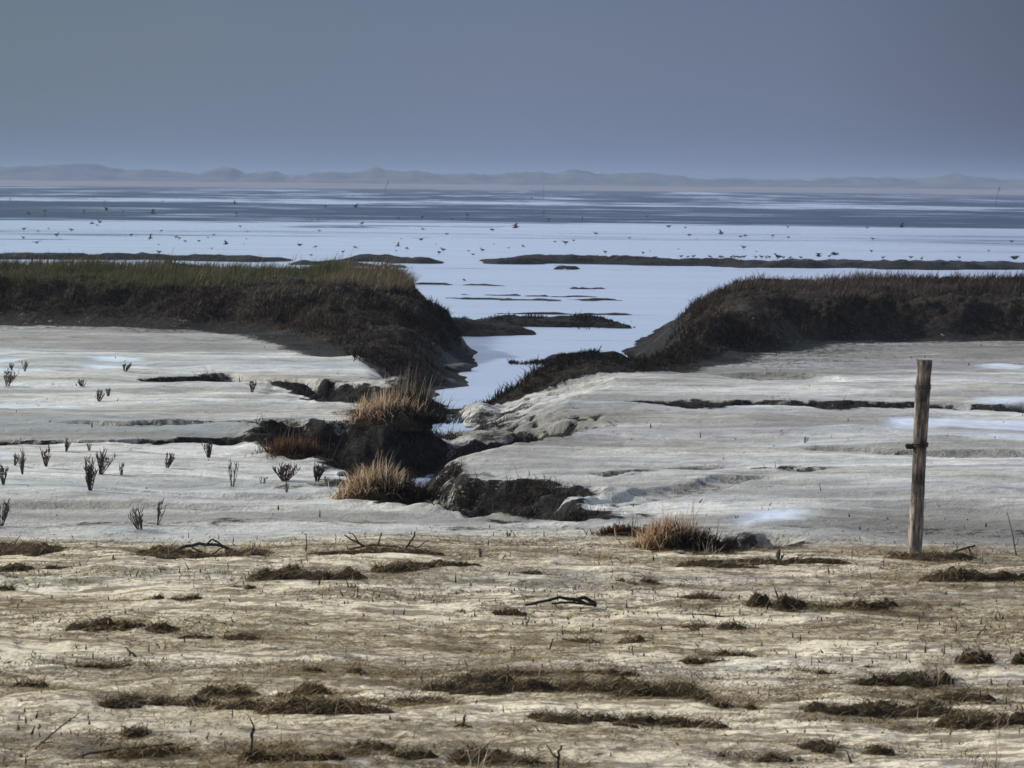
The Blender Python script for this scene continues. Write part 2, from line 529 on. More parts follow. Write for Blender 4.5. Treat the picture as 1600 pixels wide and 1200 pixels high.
class NT:
    def __init__(self, name):
        self.m = bpy.data.materials.new(name)
        self.m.use_nodes = True
        self.t = self.m.node_tree
        self.t.nodes.clear()
        self.out = self.n('ShaderNodeOutputMaterial')

    def n(self, typ, **kw):
        nd = self.t.nodes.new(typ)
        for k, v in kw.items():
            setattr(nd, k, v)
        return nd

    def put(self, sock, v):
        if isinstance(v, bpy.types.NodeSocket):
            self.t.links.new(v, sock)
        elif v is not None:
            if isinstance(v, tuple) and len(v) == 3 and sock.type == 'RGBA':
                v = (*v, 1)
            sock.default_value = v
        return sock

    def attr(self, name, col=False):
        a = self.n('ShaderNodeAttribute', attribute_name=name)
        return a.outputs['Color' if col else 'Fac']

    def math(self, op, a, b=None, c=None, clamp=False):
        nd = self.n('ShaderNodeMath', operation=op, use_clamp=clamp)
        for i, v in enumerate((a, b, c)):
            self.put(nd.inputs[i], v)
        return nd.outputs[0]

    def mix(self, f, a, b, blend='MIX'):
        nd = self.n('ShaderNodeMix', data_type='RGBA', blend_type=blend)
        self.put(nd.inputs[0], f)
        self.put(nd.inputs[6], a)
        self.put(nd.inputs[7], b)
        return nd.outputs[2]

    def pos(self, scale=(1, 1, 1)):
        g = self.n('ShaderNodeNewGeometry')
        mp = self.n('ShaderNodeMapping')
        self.put(mp.inputs[0], g.outputs['Position'])
        mp.inputs['Scale'].default_value = scale
        return mp.outputs[0]

    def noise(self, vec, scale, detail=4, rough=0.55, dist=0.0):
        nd = self.n('ShaderNodeTexNoise')
        self.put(nd.inputs['Vector'], vec)
        nd.inputs['Scale'].default_value = scale
        nd.inputs['Detail'].default_value = detail
        nd.inputs['Roughness'].default_value = rough
        nd.inputs['Distortion'].default_value = dist
        return nd.outputs[0]

    def ramp(self, f, stops):
        nd = self.n('ShaderNodeValToRGB')
        e = nd.color_ramp.elements
        while len(e) < len(stops):
            e.new(0.5)
        for el, (p, c) in zip(e, stops):
            el.position = p
            el.color = (*c, 1) if isinstance(c, tuple) else (c, c, c, 1)
        self.put(nd.inputs[0], f)
        return nd.outputs[0]

    def bsdf(self, base, rough=0.6, spec=0.5, normal=None, **kw):
        b = self.n('ShaderNodeBsdfPrincipled')
        self.put(b.inputs['Base Color'], base)
        self.put(b.inputs['Roughness'], rough)
        self.put(b.inputs['Specular IOR Level'], spec)
        if normal is not None:
            self.put(b.inputs['Normal'], normal)
        for k, v in kw.items():
            self.put(b.inputs[k], v)
        return b.outputs[0]

    def bump(self, h, strength=0.5, dist=0.02):
        b = self.n('ShaderNodeBump')
        b.inputs['Strength'].default_value = strength
        b.inputs['Distance'].default_value = dist
        self.put(b.inputs['Height'], h)
        return b.outputs[0]

    def done(self, sh):
        self.put(self.out.inputs[0], sh)
        return self.m


def mat_ground():
    t = NT('silt_and_sand')
    p = t.pos()
    pl = t.pos((0.25, 1.0, 1.0))
    n1 = t.noise(pl, 1.6, 6, 0.6)
    n2 = t.noise(p, 9.0, 6, 0.65)
    n3 = t.noise(p, 45.0, 4, 0.6)
    nst = t.noise(t.pos((0.28, 1.0, 1.0)), 3.0, 7, 0.70, 0.5)
    silt = t.mix(t.ramp(n1, [(0.32, 0.0), (0.68, 1.0)]), (0.37, 0.365, 0.34), (0.57, 0.565, 0.535))
    nbig = t.noise(t.pos((0.16, 1.0, 1.0)), 0.75, 6, 0.62, 0.3)
    silt = t.mix(t.ramp(nbig, [(0.44, 0.0), (0.60, 0.85)]), silt, (0.165, 0.155, 0.13))
    silt = t.mix(t.math('MULTIPLY', t.attr('damp'), t.ramp(t.noise(t.pos((0.5, 1.0, 1.0)), 4.0, 6, 0.7), [(0.35, 1.0), (0.65, 0.55)])), silt, (0.085, 0.08, 0.068))
    silt = t.mix(t.ramp(nst, [(0.34, 0.9), (0.53, 0.0)]), silt, (0.13, 0.125, 0.11))
    sand = t.mix(t.ramp(n1, [(0.3, 0.0), (0.7, 1.0)]), (0.53, 0.46, 0.325), (0.71, 0.635, 0.47))
    # litter and algae worked into the sand in front
    n5 = t.noise(t.pos((0.45, 1.0, 1.0)), 2.3, 8, 0.72, 0.4)
    lit = t.ramp(n5, [(0.44, 0.0), (0.55, 1.0)])
    n6 = t.noise(t.pos((0.6, 1.0, 1.0)), 24.0, 6, 0.75)
    litc = t.mix(t.ramp(t.noise(p, 30.0, 4, 0.7), [(0.4, 0.0), (0.6, 1.0)]), (0.055, 0.038, 0.016), (0.20, 0.14, 0.062))
    sand = t.mix(t.math('MULTIPLY', t.math('ADD', t.math('MULTIPLY', lit, 0.75), 0.12), t.ramp(n6, [(0.46, 0.0), (0.54, 1.0)])), sand, litc)
    sand = t.mix(t.math('MULTIPLY', t.ramp(t.noise(p, 0.9, 5, 0.6), [(0.55, 0.0), (0.7, 0.55)]), t.ramp(n2, [(0.4, 0.2), (0.6, 1.0)])), sand, (0.25, 0.22, 0.09))
    n8 = t.noise(t.pos((0.30, 1.0, 1.0)), 7.0, 7, 0.72, 0.3)
    sand = t.mix(t.ramp(n8, [(0.49, 0.0), (0.56, 0.9)]), sand, t.mix(t.ramp(n6, [(0.4, 0.0), (0.6, 1.0)]), (0.06, 0.042, 0.018), (0.18, 0.13, 0.055)))
    base = t.mix(t.attr('fore'), silt, sand)
    base = t.mix(t.ramp(n3, [(0.30, 0.6), (0.44, 0.0)]), base, (0.12, 0.115, 0.10), 'MIX')
    n7 = t.noise(t.pos((0.5, 1.0, 1.0)), 5.5, 6, 0.7)
    base = t.mix(t.math('MULTIPLY', t.ramp(n7, [(0.32, 0.75), (0.47, 0.0)]), t.math('SUBTRACT', 1.0, t.math('MULTIPLY', t.attr('fore'), 0.8))), base, (0.11, 0.105, 0.09), 'MIX')
    mud = t.mix(t.ramp(n2, [(0.4, 0.0), (0.7, 1.0)]), (0.008, 0.0075, 0.007), (0.040, 0.037, 0.034))
    mud = t.mix(t.ramp(t.attr('turf'), [(0.1, 0.0), (0.5, 1.0)]), mud, t.mix(t.ramp(n2, [(0.4, 0.0), (0.7, 1.0)]), (0.008, 0.006, 0.0045), (0.048, 0.034, 0.022)))
    dk = t.math('ADD', t.attr('dark'), t.math('MULTIPLY', t.math('ADD', t.math('SUBTRACT', n2, 0.5), t.math('MULTIPLY', t.math('SUBTRACT', n3, 0.5), 0.6)), 1.5))
    dkf = t.ramp(dk, [(0.36, 0.0), (0.66, 1.0)])
    base = t.mix(dkf, base, mud)  # near-black mud, with the shade of runnel and gully walls painted in
    wet = t.attr('wet')
    base = t.mix(wet, base, (0.37, 0.41, 0.46))  # standing water; its pale sky reflection is put into the base colour
    # damp sheen that varies over the flats
    damp = t.ramp(t.noise(t.pos((0.15, 1.0, 1.0)), 0.55, 5, 0.6), [(0.42, 0.0), (0.62, 1.0)])
    rough = t.math('ADD', t.math('SUBTRACT', 0.74, t.math('MULTIPLY', damp, 0.40)), t.math('MULTIPLY', dkf, 0.2))
    rough = t.math('ADD', t.math('MULTIPLY', rough, t.math('SUBTRACT', 1.0, wet)), t.math('MULTIPLY', wet, 0.24))
    hsum = t.math('ADD', t.math('MULTIPLY', n2, 1.0), t.math('MULTIPLY', n3, 0.35))
    hsum = t.math('MULTIPLY', hsum, t.math('SUBTRACT', 1.0, t.math('MULTIPLY', wet, 0.97)))
    hsum = t.math('MULTIPLY', hsum, t.math('ADD', 0.75, t.math('MULTIPLY', t.attr('dark'), 1.4)))
    hsum = t.math('MULTIPLY', hsum, t.math('SUBTRACT', 0.8, t.math('MULTIPLY', t.attr('fore'), 0.35)))
    nb = t.bump(hsum, 1.0, 0.05)
    spec = t.math('MULTIPLY', t.math('SUBTRACT', 1.0, t.math('MULTIPLY', dkf, 0.93)), 0.45)
    spec = t.math('MULTIPLY', spec, t.math('SUBTRACT', 1.0, t.math('MULTIPLY', t.attr('damp'), 0.75)))
    return t.done(t.bsdf(base, rough, spec, nb))


def mat_water():
    t = NT('sea_water')
    p = t.pos((0.10, 1.0, 1.0))
    g = t.n('ShaderNodeNewGeometry')
    sx = t.n('ShaderNodeSeparateXYZ')
    t.put(sx.inputs[0], g.outputs['Position'])
    # where wind ruffles the surface it mirrors higher, brighter sky; slick water mirrors the low grey
    warp = t.math('MULTIPLY', t.math('SUBTRACT', t.noise(t.pos((0.015, 0.05, 1.0)), 1.0, 3, 0.5), 0.5), 0.10)
    iy = t.math('DIVIDE', 100.0, t.math('MAXIMUM', sx.outputs[1], 20.0))
    yy = t.math('ADD', iy, t.math('MULTIPLY', warp, iy))
    cv = t.n('ShaderNodeCombineXYZ')
    t.put(cv.inputs[0], t.math('MULTIPLY', sx.outputs[0], 0.03))
    t.put(cv.inputs[1], t.math('MULTIPLY', iy, 16.0))
    streak = t.noise(cv.outputs[0], 1.0, 6, 0.68)
    fr = t.ramp(t.math('DIVIDE', yy, 2.5), BANDS)
    cv2 = t.n('ShaderNodeCombineXYZ')
    t.put(cv2.inputs[0], t.math('MULTIPLY', sx.outputs[0], 0.05))
    t.put(cv2.inputs[1], t.math('MULTIPLY', iy, 46.0))
    streak2 = t.noise(cv2.outputs[0], 1.0, 5, 0.7)
    fr = t.math('ADD', fr, t.math('MULTIPLY', t.math('SUBTRACT', streak, 0.5), 1.5))
    fr = t.math('ADD', fr, t.math('MULTIPLY', t.math('SUBTRACT', streak2, 0.52), 1.7), clamp=True)
    lines = t.ramp(streak, [(0.33, 0.0), (0.40, 1.0)])
    fr = t.math('MULTIPLY', fr, t.math('ADD', 0.25, t.math('MULTIPLY', lines, 0.75)))
    st = t.noise(t.pos((0.012, 0.22, 1.0)), 1.0, 5, 0.65)
    rough = t.math('ADD', 0.10, t.math('MULTIPLY', fr, 0.40))
    rough = t.math('MULTIPLY', rough, t.math('ADD', 0.72, t.math('MULTIPLY', st, 0.55)))
    nb = t.bump(t.noise(p, 7.0, 3, 0.5), 0.05, 0.02)
    deep = t.mix(fr, (0.035, 0.06, 0.11), (0.22, 0.275, 0.38))  # pale silty water; brightness of the reflected sky is added to the base
    spec = t.math('ADD', 0.03, t.math('MULTIPLY', t.math('MINIMUM', fr, 0.5), 0.9))
    rough = t.math('ADD', rough, 0.0)
    wat = t.bsdf(deep, rough, spec, nb, IOR=1.33)
    # slick belts: a film of still water over dark mud
    film = t.bsdf((0.022, 0.028, 0.036), 0.9, 0.0)
    gl = t.n('ShaderNodeBsdfGlossy')
    gl.inputs['Color'].default_value = (0.62, 0.70, 0.80, 1)
    gl.inputs['Roughness'].default_value = 0.06
    m1 = t.n('ShaderNodeMixShader')
    m1.inputs[0].default_value = 0.45
    t.put(m1.inputs[1], film)
    t.put(m1.inputs[2], gl.outputs[0])
    m2 = t.n('ShaderNodeMixShader')
    t.put(m2.inputs[0], t.ramp(fr, [(0.02, 0.0), (0.34, 1.0)]))
    t.put(m2.inputs[1], m1.outputs[0])
    t.put(m2.inputs[2], wat)
    return t.done(m2.outputs[0])


# ruffled (1) and slick (0) belts by 40/distance: position along the ramp
def _b(py, v):
    d = 2.85 * F / (py - HOR0)
    return (100.0 / d / 2.5, v)


BANDS = [(0.0, 0.08), _b(298, 0.10), _b(308, 0.14), _b(313, 0.05), _b(316, 0.36), _b(320, 0.36), _b(323, 0.04), _b(332, 0.06), _b(336, 0.0), _b(345, 0.0), _b(349, 0.22),
         _b(352, 0.75), _b(359, 0.75), _b(362, 0.42), _b(373, 0.45), _b(378, 0.85), _b(392, 0.90), _b(398, 0.74), _b(410, 0.80), _b(430, 0.86), (1.0, 0.9)]


def mat_col(name, rough=0.8, spec=0.2, trans=0.0, bump=0.0, vary=None):
    """surface whose colour was given vertex by vertex, broken up by noise"""
    t = NT(name)
    c = t.attr('Col', True)
    n = t.noise(t.pos(), vary or 40.0, 4, 0.6)
    c = t.mix(0.6, c, t.ramp(n, [(0.3, 0.45), (0.7, 1.0)]), 'MULTIPLY')
    nb = t.bump(n, bump, 0.01) if bump else None
    s = t.bsdf(c, rough, spec, nb)
    if trans:
        tr = t.n('ShaderNodeBsdfTranslucent')
        t.put(tr.inputs[0], c)
        mx = t.n('ShaderNodeMixShader')
        mx.inputs[0].default_value = trans
        t.put(mx.inputs[1], s)
        t.put(mx.inputs[2], tr.outputs[0])
        s = mx.outputs[0]
    return t.done(s)


def mat_wood():
    t = NT('weathered_wood')
    p = t.pos((1, 1, 0.12))
    n = t.noise(p, 55.0, 6, 0.65, 0.5)
    n2 = t.noise(t.pos((1, 1, 0.6)), 7.0, 4, 0.6)
    c = t.ramp(n, [(0.36, (0.05, 0.042, 0.036)), (0.50, (0.20, 0.165, 0.145)), (0.64, (0.52, 0.44, 0.385))])
    c = t.mix(t.ramp(n2, [(0.45, 0.0), (0.62, 0.85)]), c, (0.022, 0.019, 0.018))
    st = t.attr('Col', True)
    c = t.mix(1.0, c, st, 'MULTIPLY')
    return t.done(t.bsdf(c, 0.85, 0.2, t.bump(n, 0.8, 0.012)))


def mat_plain(name, a, b, scale=6.0, rough=0.85, spec=0.2, bump=0.4, stretch=(1, 1, 1), dist=0.02):
    t = NT(name)
    n = t.noise(t.pos(stretch), scale, 6, 0.62)
    return t.done(t.bsdf(t.mix(t.ramp(n, [(0.35, 0.0), (0.66, 1.0)]), a, b), rough, spec, t.bump(n, bump, dist) if bump else None))


M_GROUND = mat_ground()
M_WATER = mat_water()
M_GRASS = mat_col('grass_blades', 0.9, 0.06, 0.18)
M_DRY = mat_col('dry_grass', 0.85, 0.1, 0.38)
M_TWIG = mat_col('twigs', 0.9, 0.08, 0.0)
M_BIRD = mat_col('feathers', 0.75, 0.2, 0.0)
M_WOOD = mat_wood()
M_SOIL = mat_plain('dark_turf', (0.012, 0.009, 0.005), (0.055, 0.038, 0.018), 30.0, 0.95, 0.1, 0.8)
M_DUNE = mat_plain('dune_grass', (0.045, 0.045, 0.05), (0.12, 0.11, 0.11), 0.05, 0.95, 0.05, 0)
M_BEACH = mat_plain('beach_sand', (0.12, 0.10, 0.105), (0.165, 0.14, 0.14), 0.02, 0.9, 0.1, 0)
M_BED = mat_plain('sea_bed', (0.10, 0.09, 0.08), (0.2, 0.18, 0.15), 0.3, 0.9, 0.2, 0)
M_STONE = mat_plain('dark_clay', (0.02, 0.021, 0.022), (0.07, 0.072, 0.075), 9.0, 0.8, 0.3, 0.9, dist=0.05)
M_SHELL = mat_plain('shell', (0.62, 0.60, 0.55), (0.78, 0.76, 0.72), 60.0, 0.5, 0.4, 0.2)
M_IRON = mat_plain('rusty_iron', (0.02, 0.014, 0.01), (0.07, 0.04, 0.025), 60.0, 0.7, 0.4, 0.3)

# ------------------------------------------------------------------ ground meshes


def spaced(segs):
    out = []
    for a, b, s in segs:
        out.append(np.arange(a, b, s))
    return np.concatenate(out)


Q = 1.0
ys = spaced([(5.0, 11.4, 0.12), (11.4, 20.8, 0.026 / Q), (20.8, 42, 0.05 / Q), (42, 60, 0.06 / Q), (60, 92, 0.28 / Q), (92, 112, 0.18 / Q), (112, 150, 1.0)])
us = np.concatenate([-np.geomspace(1.6, 0.215, 24)[:-1], np.arange(-0.215, 0.2151, 0.00062 / Q), np.geomspace(0.215, 1.6, 24)[1:]])
YY, UU = np.meshgrid(ys, us, indexing='ij')
XX = UU * YY
L = land(XX, YY, True)
Z = L['z']
ny, nu = Z.shape
co = np.stack([XX, YY, Z], -1).reshape(-1, 3)
ii = np.arange(ny * nu).reshape(ny, nu)
quads = np.stack([ii[:-1, :-1], ii[:-1, 1:], ii[1:, 1:], ii[1:, :-1]], -1)


def qa(a):
    return (a[:-1, :-1] + a[1:, 1:]) * 0.5


kl, kr, bar = qa(L['kl']), qa(L['kr']), qa(L['bar'])
yq, xq = qa(YY), qa(XX)
lab = np.zeros(kl.shape, int)                                  # 0 mudflat
lab[qa(L['fore']) > 0.5] = 1                                   # sand in front
lab[(kl > 0.12)] = 2
lab[(kr > 0.12) | ((qa(L['dlv']) < 0.62) & (yq < 50) & (yq > 30))] = 3
lab[(bar > 0.03) & (yq > 54)] = 4
lab[(yq > 58.5) & (lab == 0)] = 5
NAMES = {0: ('mudflat', 'pale grey silt flats cut by small runnels and a winding gully'),
         1: ('sand', 'tan sand strewn with dead grass and litter in front of the flats'),
         2: ('terrain', 'dark eroded earth of the grassy bank left of the creek'),
         3: ('terrain', 'dark eroded earth of the bank right of the creek'),
         4: ('mud_land', 'dark low mud bars lying in the water beyond the banks'),
         5: ('seabed_ground', 'sea floor under the shallow water')}
for k, (nm, lb) in NAMES.items():
    q = quads[lab == k]
    if not len(q):
        continue
    used, inv = np.unique(q.ravel(), return_inverse=True)
    me = mesh_np(nm, co[used], inv.reshape(-1, 4), None,
                 {n: L[n].ravel()[used] for n in ('dark', 'wet', 'fore', 'turf', 'damp')}, True)
    tag(link(nm, me, M_GROUND), lb, nm.replace('_', ' '), None, 'structure')


def sheet(name, x0, x1, y0, y1, z, mat, n=2):
    xs = np.linspace(x0, x1, n)
    yv = np.linspace(y0, y1, n)
    a, b = np.meshgrid(xs, yv)
    c = np.stack([a, b, np.full_like(a, z)], -1).reshape(-1, 3)
    i = np.arange(n * n).reshape(n, n)
    q = np.stack([i[:-1, :-1], i[:-1, 1:], i[1:, 1:], i[1:, :-1]], -1).reshape(-1, 4)
    return link(name, mesh_np(name, c, q), mat)


tag(sheet('ground', -2500, 2500, -60, 2600, -1.0, M_BED), 'wide ground under sea and flats out to the horizon', 'ground', None, 'structure')
tag(sheet('water', -1500, 1500, 24, 1480, WZ, M_WATER, 3), 'shallow pale sea water with ruffled and slick belts, reaching into the creek', 'water', None, 'structure')

# far shore: beach and dunes
SKY = [(-700, 268), (-400, 262), (-200, 266), (-60, 262), (0, 265), (30, 260), (51, 261), (78, 258.5), (118, 257.5), (145, 261), (169, 266), (200, 267.5), (236, 268.5), (287, 269), (307, 271),
       (324, 266), (351, 262), (364, 265), (385, 273), (405, 270.6), (429, 269.5), (450, 273), (472, 274.5), (505, 272), (530, 271), (545, 269), (557, 266), (577, 260.5), (590, 262), (604, 265),
       (631, 271), (678, 273), (726, 270.5), (766, 273), (800, 271.5), (851, 275), (894, 270.5), (952, 271.5), (1002, 272), (1040, 276), (1070, 279), (1110, 279), (1151, 275), (1178, 279),
       (1249, 281), (1289, 277.5), (1354, 278.5), (1420, 280), (1489, 275.5), (1532, 280), (1600, 282.5), (1700, 279), (1900, 286), (2300, 284)]
D_D = 1640.0
sx_ = np.array([(p[0] - 800) / F * D_D for p in SKY])
sz_ = np.array([H + (hor(p[0]) - p[1]) * D_D / F for p in SKY])
gx = np.linspace(-540, 540, 720)
gy = np.concatenate([np.linspace(1545, 1640, 24), np.linspace(1648, 1760, 14)])
gX, gY = np.meshgrid(gx, gy)
ridge = np.interp(gX, sx_, sz_)
ridge = ridge + 0.5 + 1.3 * fbm(gX, gY * 0, 0.055, 5, 71, 0.62)
prof = sstep(1545, 1640, gY) * sstep(1780, 1650, gY)
humps = 0.6 + 0.4 * fbm(gX, gY, 0.022, 3, 75)
gZ = 0.6 + (ridge - 0.6) * np.clip(prof * (0.45 + 0.55 * prof + 0.35 * (1 - prof) * (humps - 0.4)), 0, 1)
cc = np.stack([gX, gY, gZ], -1).reshape(-1, 3)
i = np.arange(gX.size).reshape(gX.shape)
q = np.stack([i[:-1, :-1], i[:-1, 1:], i[1:, 1:], i[1:, :-1]], -1).reshape(-1, 4)
tag(link('dune_hills', mesh_np('dune_hills', cc, q, None, None, True), M_DUNE), 'long low grey line of dunes fading in haze beyond the water', 'dunes', None, 'structure')
gx = np.linspace(-540, 540, 120)
gy = np.linspace(1300, 1560, 24)
gX, gY = np.meshgrid(gx, gy)
gZ = -0.6 + 2.4 * np.clip((gY + 8 * fbm(gX, gY, 0.01, 3, 77) - 1300) / 260, 0, 1) + 0.03 * fbm(gX, gY, 0.05, 2, 3)
cc = np.stack([gX, gY, gZ], -1).reshape(-1, 3)
i = np.arange(gX.size).reshape(gX.shape)
q = np.stack([i[:-1, :-1], i[:-1, 1:], i[1:, 1:], i[1:, :-1]], -1).reshape(-1, 4)
tag(link('beach', mesh_np('beach', cc, q, None, None, True), M_BEACH), 'pale pinkish strip of beach along the foot of the far dunes', 'beach', None, 'structure')

# ------------------------------------------------------------------ vegetation that nobody could count


def scatter(n, x0, x1, y0, y1, dens=None):
    x = RNG.uniform(x0, x1, n)
    y = RNG.uniform(y0, y1, n)
    L = land(x, y, True)
    if dens is not None:
        keep = RNG.uniform(0, 1, n) < dens(x, y, L)
        x, y = x[keep], y[keep]
        L = {k: v[keep] for k, v in L.items()}
    return x, y, L


GREEN = [(0.06, 0.075, 0.026), (0.08, 0.09, 0.034), (0.095, 0.09, 0.042)]
STRAW = [(0.16, 0.125, 0.075), (0.11, 0.085, 0.055), (0.20, 0.16, 0.10)]
BROWN = [(0.032, 0.021, 0.014), (0.045, 0.028, 0.019), (0.022, 0.016, 0.012), (0.06, 0.038, 0.026)]
BLACK = [(0.012, 0.011, 0.009), (0.020, 0.016, 0.012), (0.028, 0.022, 0.016)]

parts = []
# turf on top of the left bank
x, y, Lg = scatter(120000, -13, -1.9, 48.6, 59.8, lambda x, y, L: (L['kl'] > 0.55) * (0.35 + 0.65 * sstep(-0.5, 0.4, fbm(x, y, 0.9, 3, 81))))
n = len(x)
rim = sstep(0.98, 0.7, Lg['kl'])
strawy = fbm(x, y, 0.5, 3, 83) + 1.6 * sstep(-3.4, -2.6, x) - 0.35 > RNG.uniform(-0.6, 0.7, n)
col = np.where(strawy[:, None], palette(n, STRAW), palette(n, GREEN))
col = np.where((RNG.uniform(0, 1, n) < rim * 0.7)[:, None], palette(n, BROWN), col)
parts.append(blades(np.stack([x, y, Lg['z'] - 0.02], 1), RNG.uniform(0.05, 0.24, n) * (0.55 + 0.7 * sstep(-0.5, 0.6, fbm(x, y, 1.4, 3, 84))) * (1 + 0.5 * (strawy & (x > -3.6))), RNG.normal(0.2, 0.9, n), RNG.uniform(0.05, 0.6, n), 0.013, col))
# a few taller haulms against the water
x, y, Lg = scatter(900, -10, -2.2, 53, 59, lambda x, y, L: L['kl'] > 0.6)
n = len(x)
parts.append(blades(np.stack([x, y, Lg['z']], 1), RNG.uniform(0.2, 0.42, n), RNG.normal(0.2, 0.8, n), RNG.uniform(0.05, 0.4, n), 0.010, palette(n, BROWN + STRAW)))
tag(blade_obj('marsh_grass', parts, M_GRASS), 'green and straw coloured turf on top of the bank left of the creek', 'grass', 'turf on the two banks', 'stuff')

parts = []
x, y, Lg = scatter(120000, 2.2, 13, 47.0, 59, lambda x, y, L: (L['kr'] > 0.5) * (0.4 + 0.6 * sstep(-0.5, 0.4, fbm(x, y, 0.9, 3, 85))))
n = len(x)
strawy = fbm(x, y, 0.6, 3, 87) + 0.2 > RNG.uniform(-0.1, 1.3, n)
col = np.where(strawy[:, None], palette(n, [(0.11, 0.09, 0.07), (0.085, 0.07, 0.055)]), palette(n, BROWN))
parts.append(blades(np.stack([x, y, Lg['z'] - 0.02], 1), RNG.uniform(0.05, 0.22, n) * (0.5 + 0.8 * sstep(-0.5, 0.6, fbm(x, y, 1.3, 3, 88))), RNG.normal(0.2, 1.2, n), RNG.uniform(0.1, 0.75, n), 0.013, col))
tag(blade_obj('marsh_grass', parts, M_GRASS), 'brown wind-flattened turf on the bank right of the creek', 'grass', 'turf on the two banks', 'stuff')

# dark low shrubs on the bank faces and along the creek
parts = []
x, y, Lg = scatter(300000, -13, -0.4, 38.5, 54, lambda x, y, L: sstep(0.05, 0.2, L['kl']) * (L['z'] > WZ + 0.02) * ((L['kl'] < 0.97) | (x > -2.9) | (y < 48)) * np.where((y < 46.5) & (x < -1.0), 0.55, 1.0) * (0.3 + 0.7 * sstep(-0.35, 0.2, fbm(x, y, 1.0, 3, 91))) * np.where(x < -2.6, sstep(0.16, 0.4, L['kl']), 1))
n = len(x)
col = np.where((x < -2.4)[:, None], palette(n, BROWN + [(0.10, 0.075, 0.05)], 0.4), palette(n, BLACK + BROWN[1:3], 0.4))  # right end near black: the shaded bank end is put into blade colour
parts.append(blades(np.stack([x, y, Lg['z'] - 0.01], 1), RNG.uniform(0.03, 0.15, n) * (0.6 + 0.7 * sstep(-0.2, 0.5, fbm(x, y, 1.6, 2, 93))), RNG.uniform(0, 6.28, n), RNG.uniform(0.1, 0.9, n), 0.018, col, 0.5, 2))
x, y, Lg = scatter(90000, -13, -1.6, 47, 56, lambda x, y, L: (L['kl'] > 0.25) * sstep(0.05, 0.5, fbm(x * 0.5, y * 0.8, 0.9, 3, 131)) * (0.35 + 0.65 * sstep(-5.5, -3.5, x)))
n = len(x)
red = fbm(x, y, 0.4, 2, 133) > 0.25
col = np.where((red & (x < -4.5))[:, None], palette(n, [(0.10, 0.05, 0.035), (0.07, 0.038, 0.028)]), palette(n, [(0.22, 0.18, 0.12), (0.15, 0.12, 0.085), (0.11, 0.085, 0.055)]))
parts.append(blades(np.stack([x, y, Lg['z'] - 0.01], 1), RNG.uniform(0.05, 0.2, n), RNG.normal(0.1, 1.2, n), RNG.uniform(0.3, 1.0, n), 0.011, col, 0.5, 3))
tag(blade_obj('bank_shrubbery', parts, M_GRASS), 'dark brown low shrubs clothing the face of the left bank down to the creek', 'shrubs', 'low shrubs on the creek banks', 'stuff')
parts = []


def d_right(x, y, L):
    lv = sstep(0.66, 0.4, L['dlv'] + 0.12 * fbm(x, y, 1.5, 2, 94)) * (y < 50)
    f = sstep(0.05, 0.2, L['kr']) * (L['kr'] < 0.97) * (0.15 + 0.85 * sstep(-0.25, 0.35, fbm(x, y, 1.0, 3, 95)))
    return np.maximum(lv, f) * (L['z'] > WZ + 0.02)


x, y, Lg = scatter(330000, -0.5, 12, 31, 54, d_right)
n = len(x)
col = np.where((x > 3.4)[:, None], palette(n, BROWN + [(0.095, 0.075, 0.055)], 0.4), palette(n, BLACK + BROWN[1:3], 0.4))
parts.append(blades(np.stack([x, y, Lg['z'] - 0.01], 1), RNG.uniform(0.03, 0.14, n) * (0.6 + 0.7 * sstep(-0.2, 0.5, fbm(x, y, 1.6, 2, 97))), RNG.uniform(0, 6.28, n), RNG.uniform(0.1, 0.9, n), 0.018, col, 0.5, 2))
x, y, Lg = scatter(70000, 2.4, 12, 46, 56, lambda x, y, L: (L['kr'] > 0.3) * sstep(0.1, 0.5, fbm(x * 0.5, y * 0.8, 0.9, 3, 135)) * (0.25 + 0.75 * sstep(7.0, 5.0, x)))
n = len(x)
parts.append(blades(np.stack([x, y, Lg['z'] - 0.01], 1), RNG.uniform(0.05, 0.17, n), RNG.normal(0.1, 1.2, n), RNG.uniform(0.3, 1.0, n), 0.011, palette(n, [(0.17, 0.14, 0.11), (0.12, 0.095, 0.075), (0.09, 0.068, 0.05)]), 0.5, 3))
tag(blade_obj('bank_shrubbery', parts, M_GRASS), 'near black low shrubs along the right edge of the creek and bank', 'shrubs', 'low shrubs on the creek banks', 'stuff')
# plants on the low ridge at the creek mouth, and on the islet by the right edge
parts = []
for (a, b, c, dd, zz, hh) in ((700, 990, 509, 0.45, WZ, 0.10), (795, 935, 566, 0.25, WZ, 0.13)):
    pa, pb = at(a, c, zz), at(b, c, zz)
    n = 4200
    x = RNG.uniform(pa[0], pb[0], n)
    y = np.interp(x, [pa[0], pb[0]], [pa[1], pb[1]]) + RNG.normal(0, dd, n)
    k = fbm(x, y * 0.3, 2.2, 3, 99)
    keep = k > -0.15
    x, y, k = x[keep], y[keep], k[keep]
    z = np.maximum(ground_z(x, y), WZ) - 0.01
    n = len(x)
    parts.append(blades(np.stack([x, y, z], 1), RNG.uniform(0.02, hh, n) * (0.5 + np.clip(k, 0, 1)), RNG.uniform(0, 6.28, n), RNG.uniform(0.1, 0.8, n), 0.022, palette(n, BLACK), 0.5, 2))
tag(blade_obj('weeds', parts, M_GRASS), 'black ragged weeds on the low mud ridges in the creek mouth', 'weeds', None, 'stuff')

# litter and stubble over the sand in front
parts = []


def d_fore(x, y, L):
    k = fbm(x * 0.32, y, 1.9, 5, 101, 0.6) + 0.5 * fbm(x * 0.35, y, 0.6, 2, 102)
    edge = sstep(18.0, 19.3, y) * sstep(20.6, 19.9, y)
    return L['fore'] * np.clip(0.05 + 0.95 * sstep(0.0, 0.7, k) + 0.25 * edge, 0, 1)


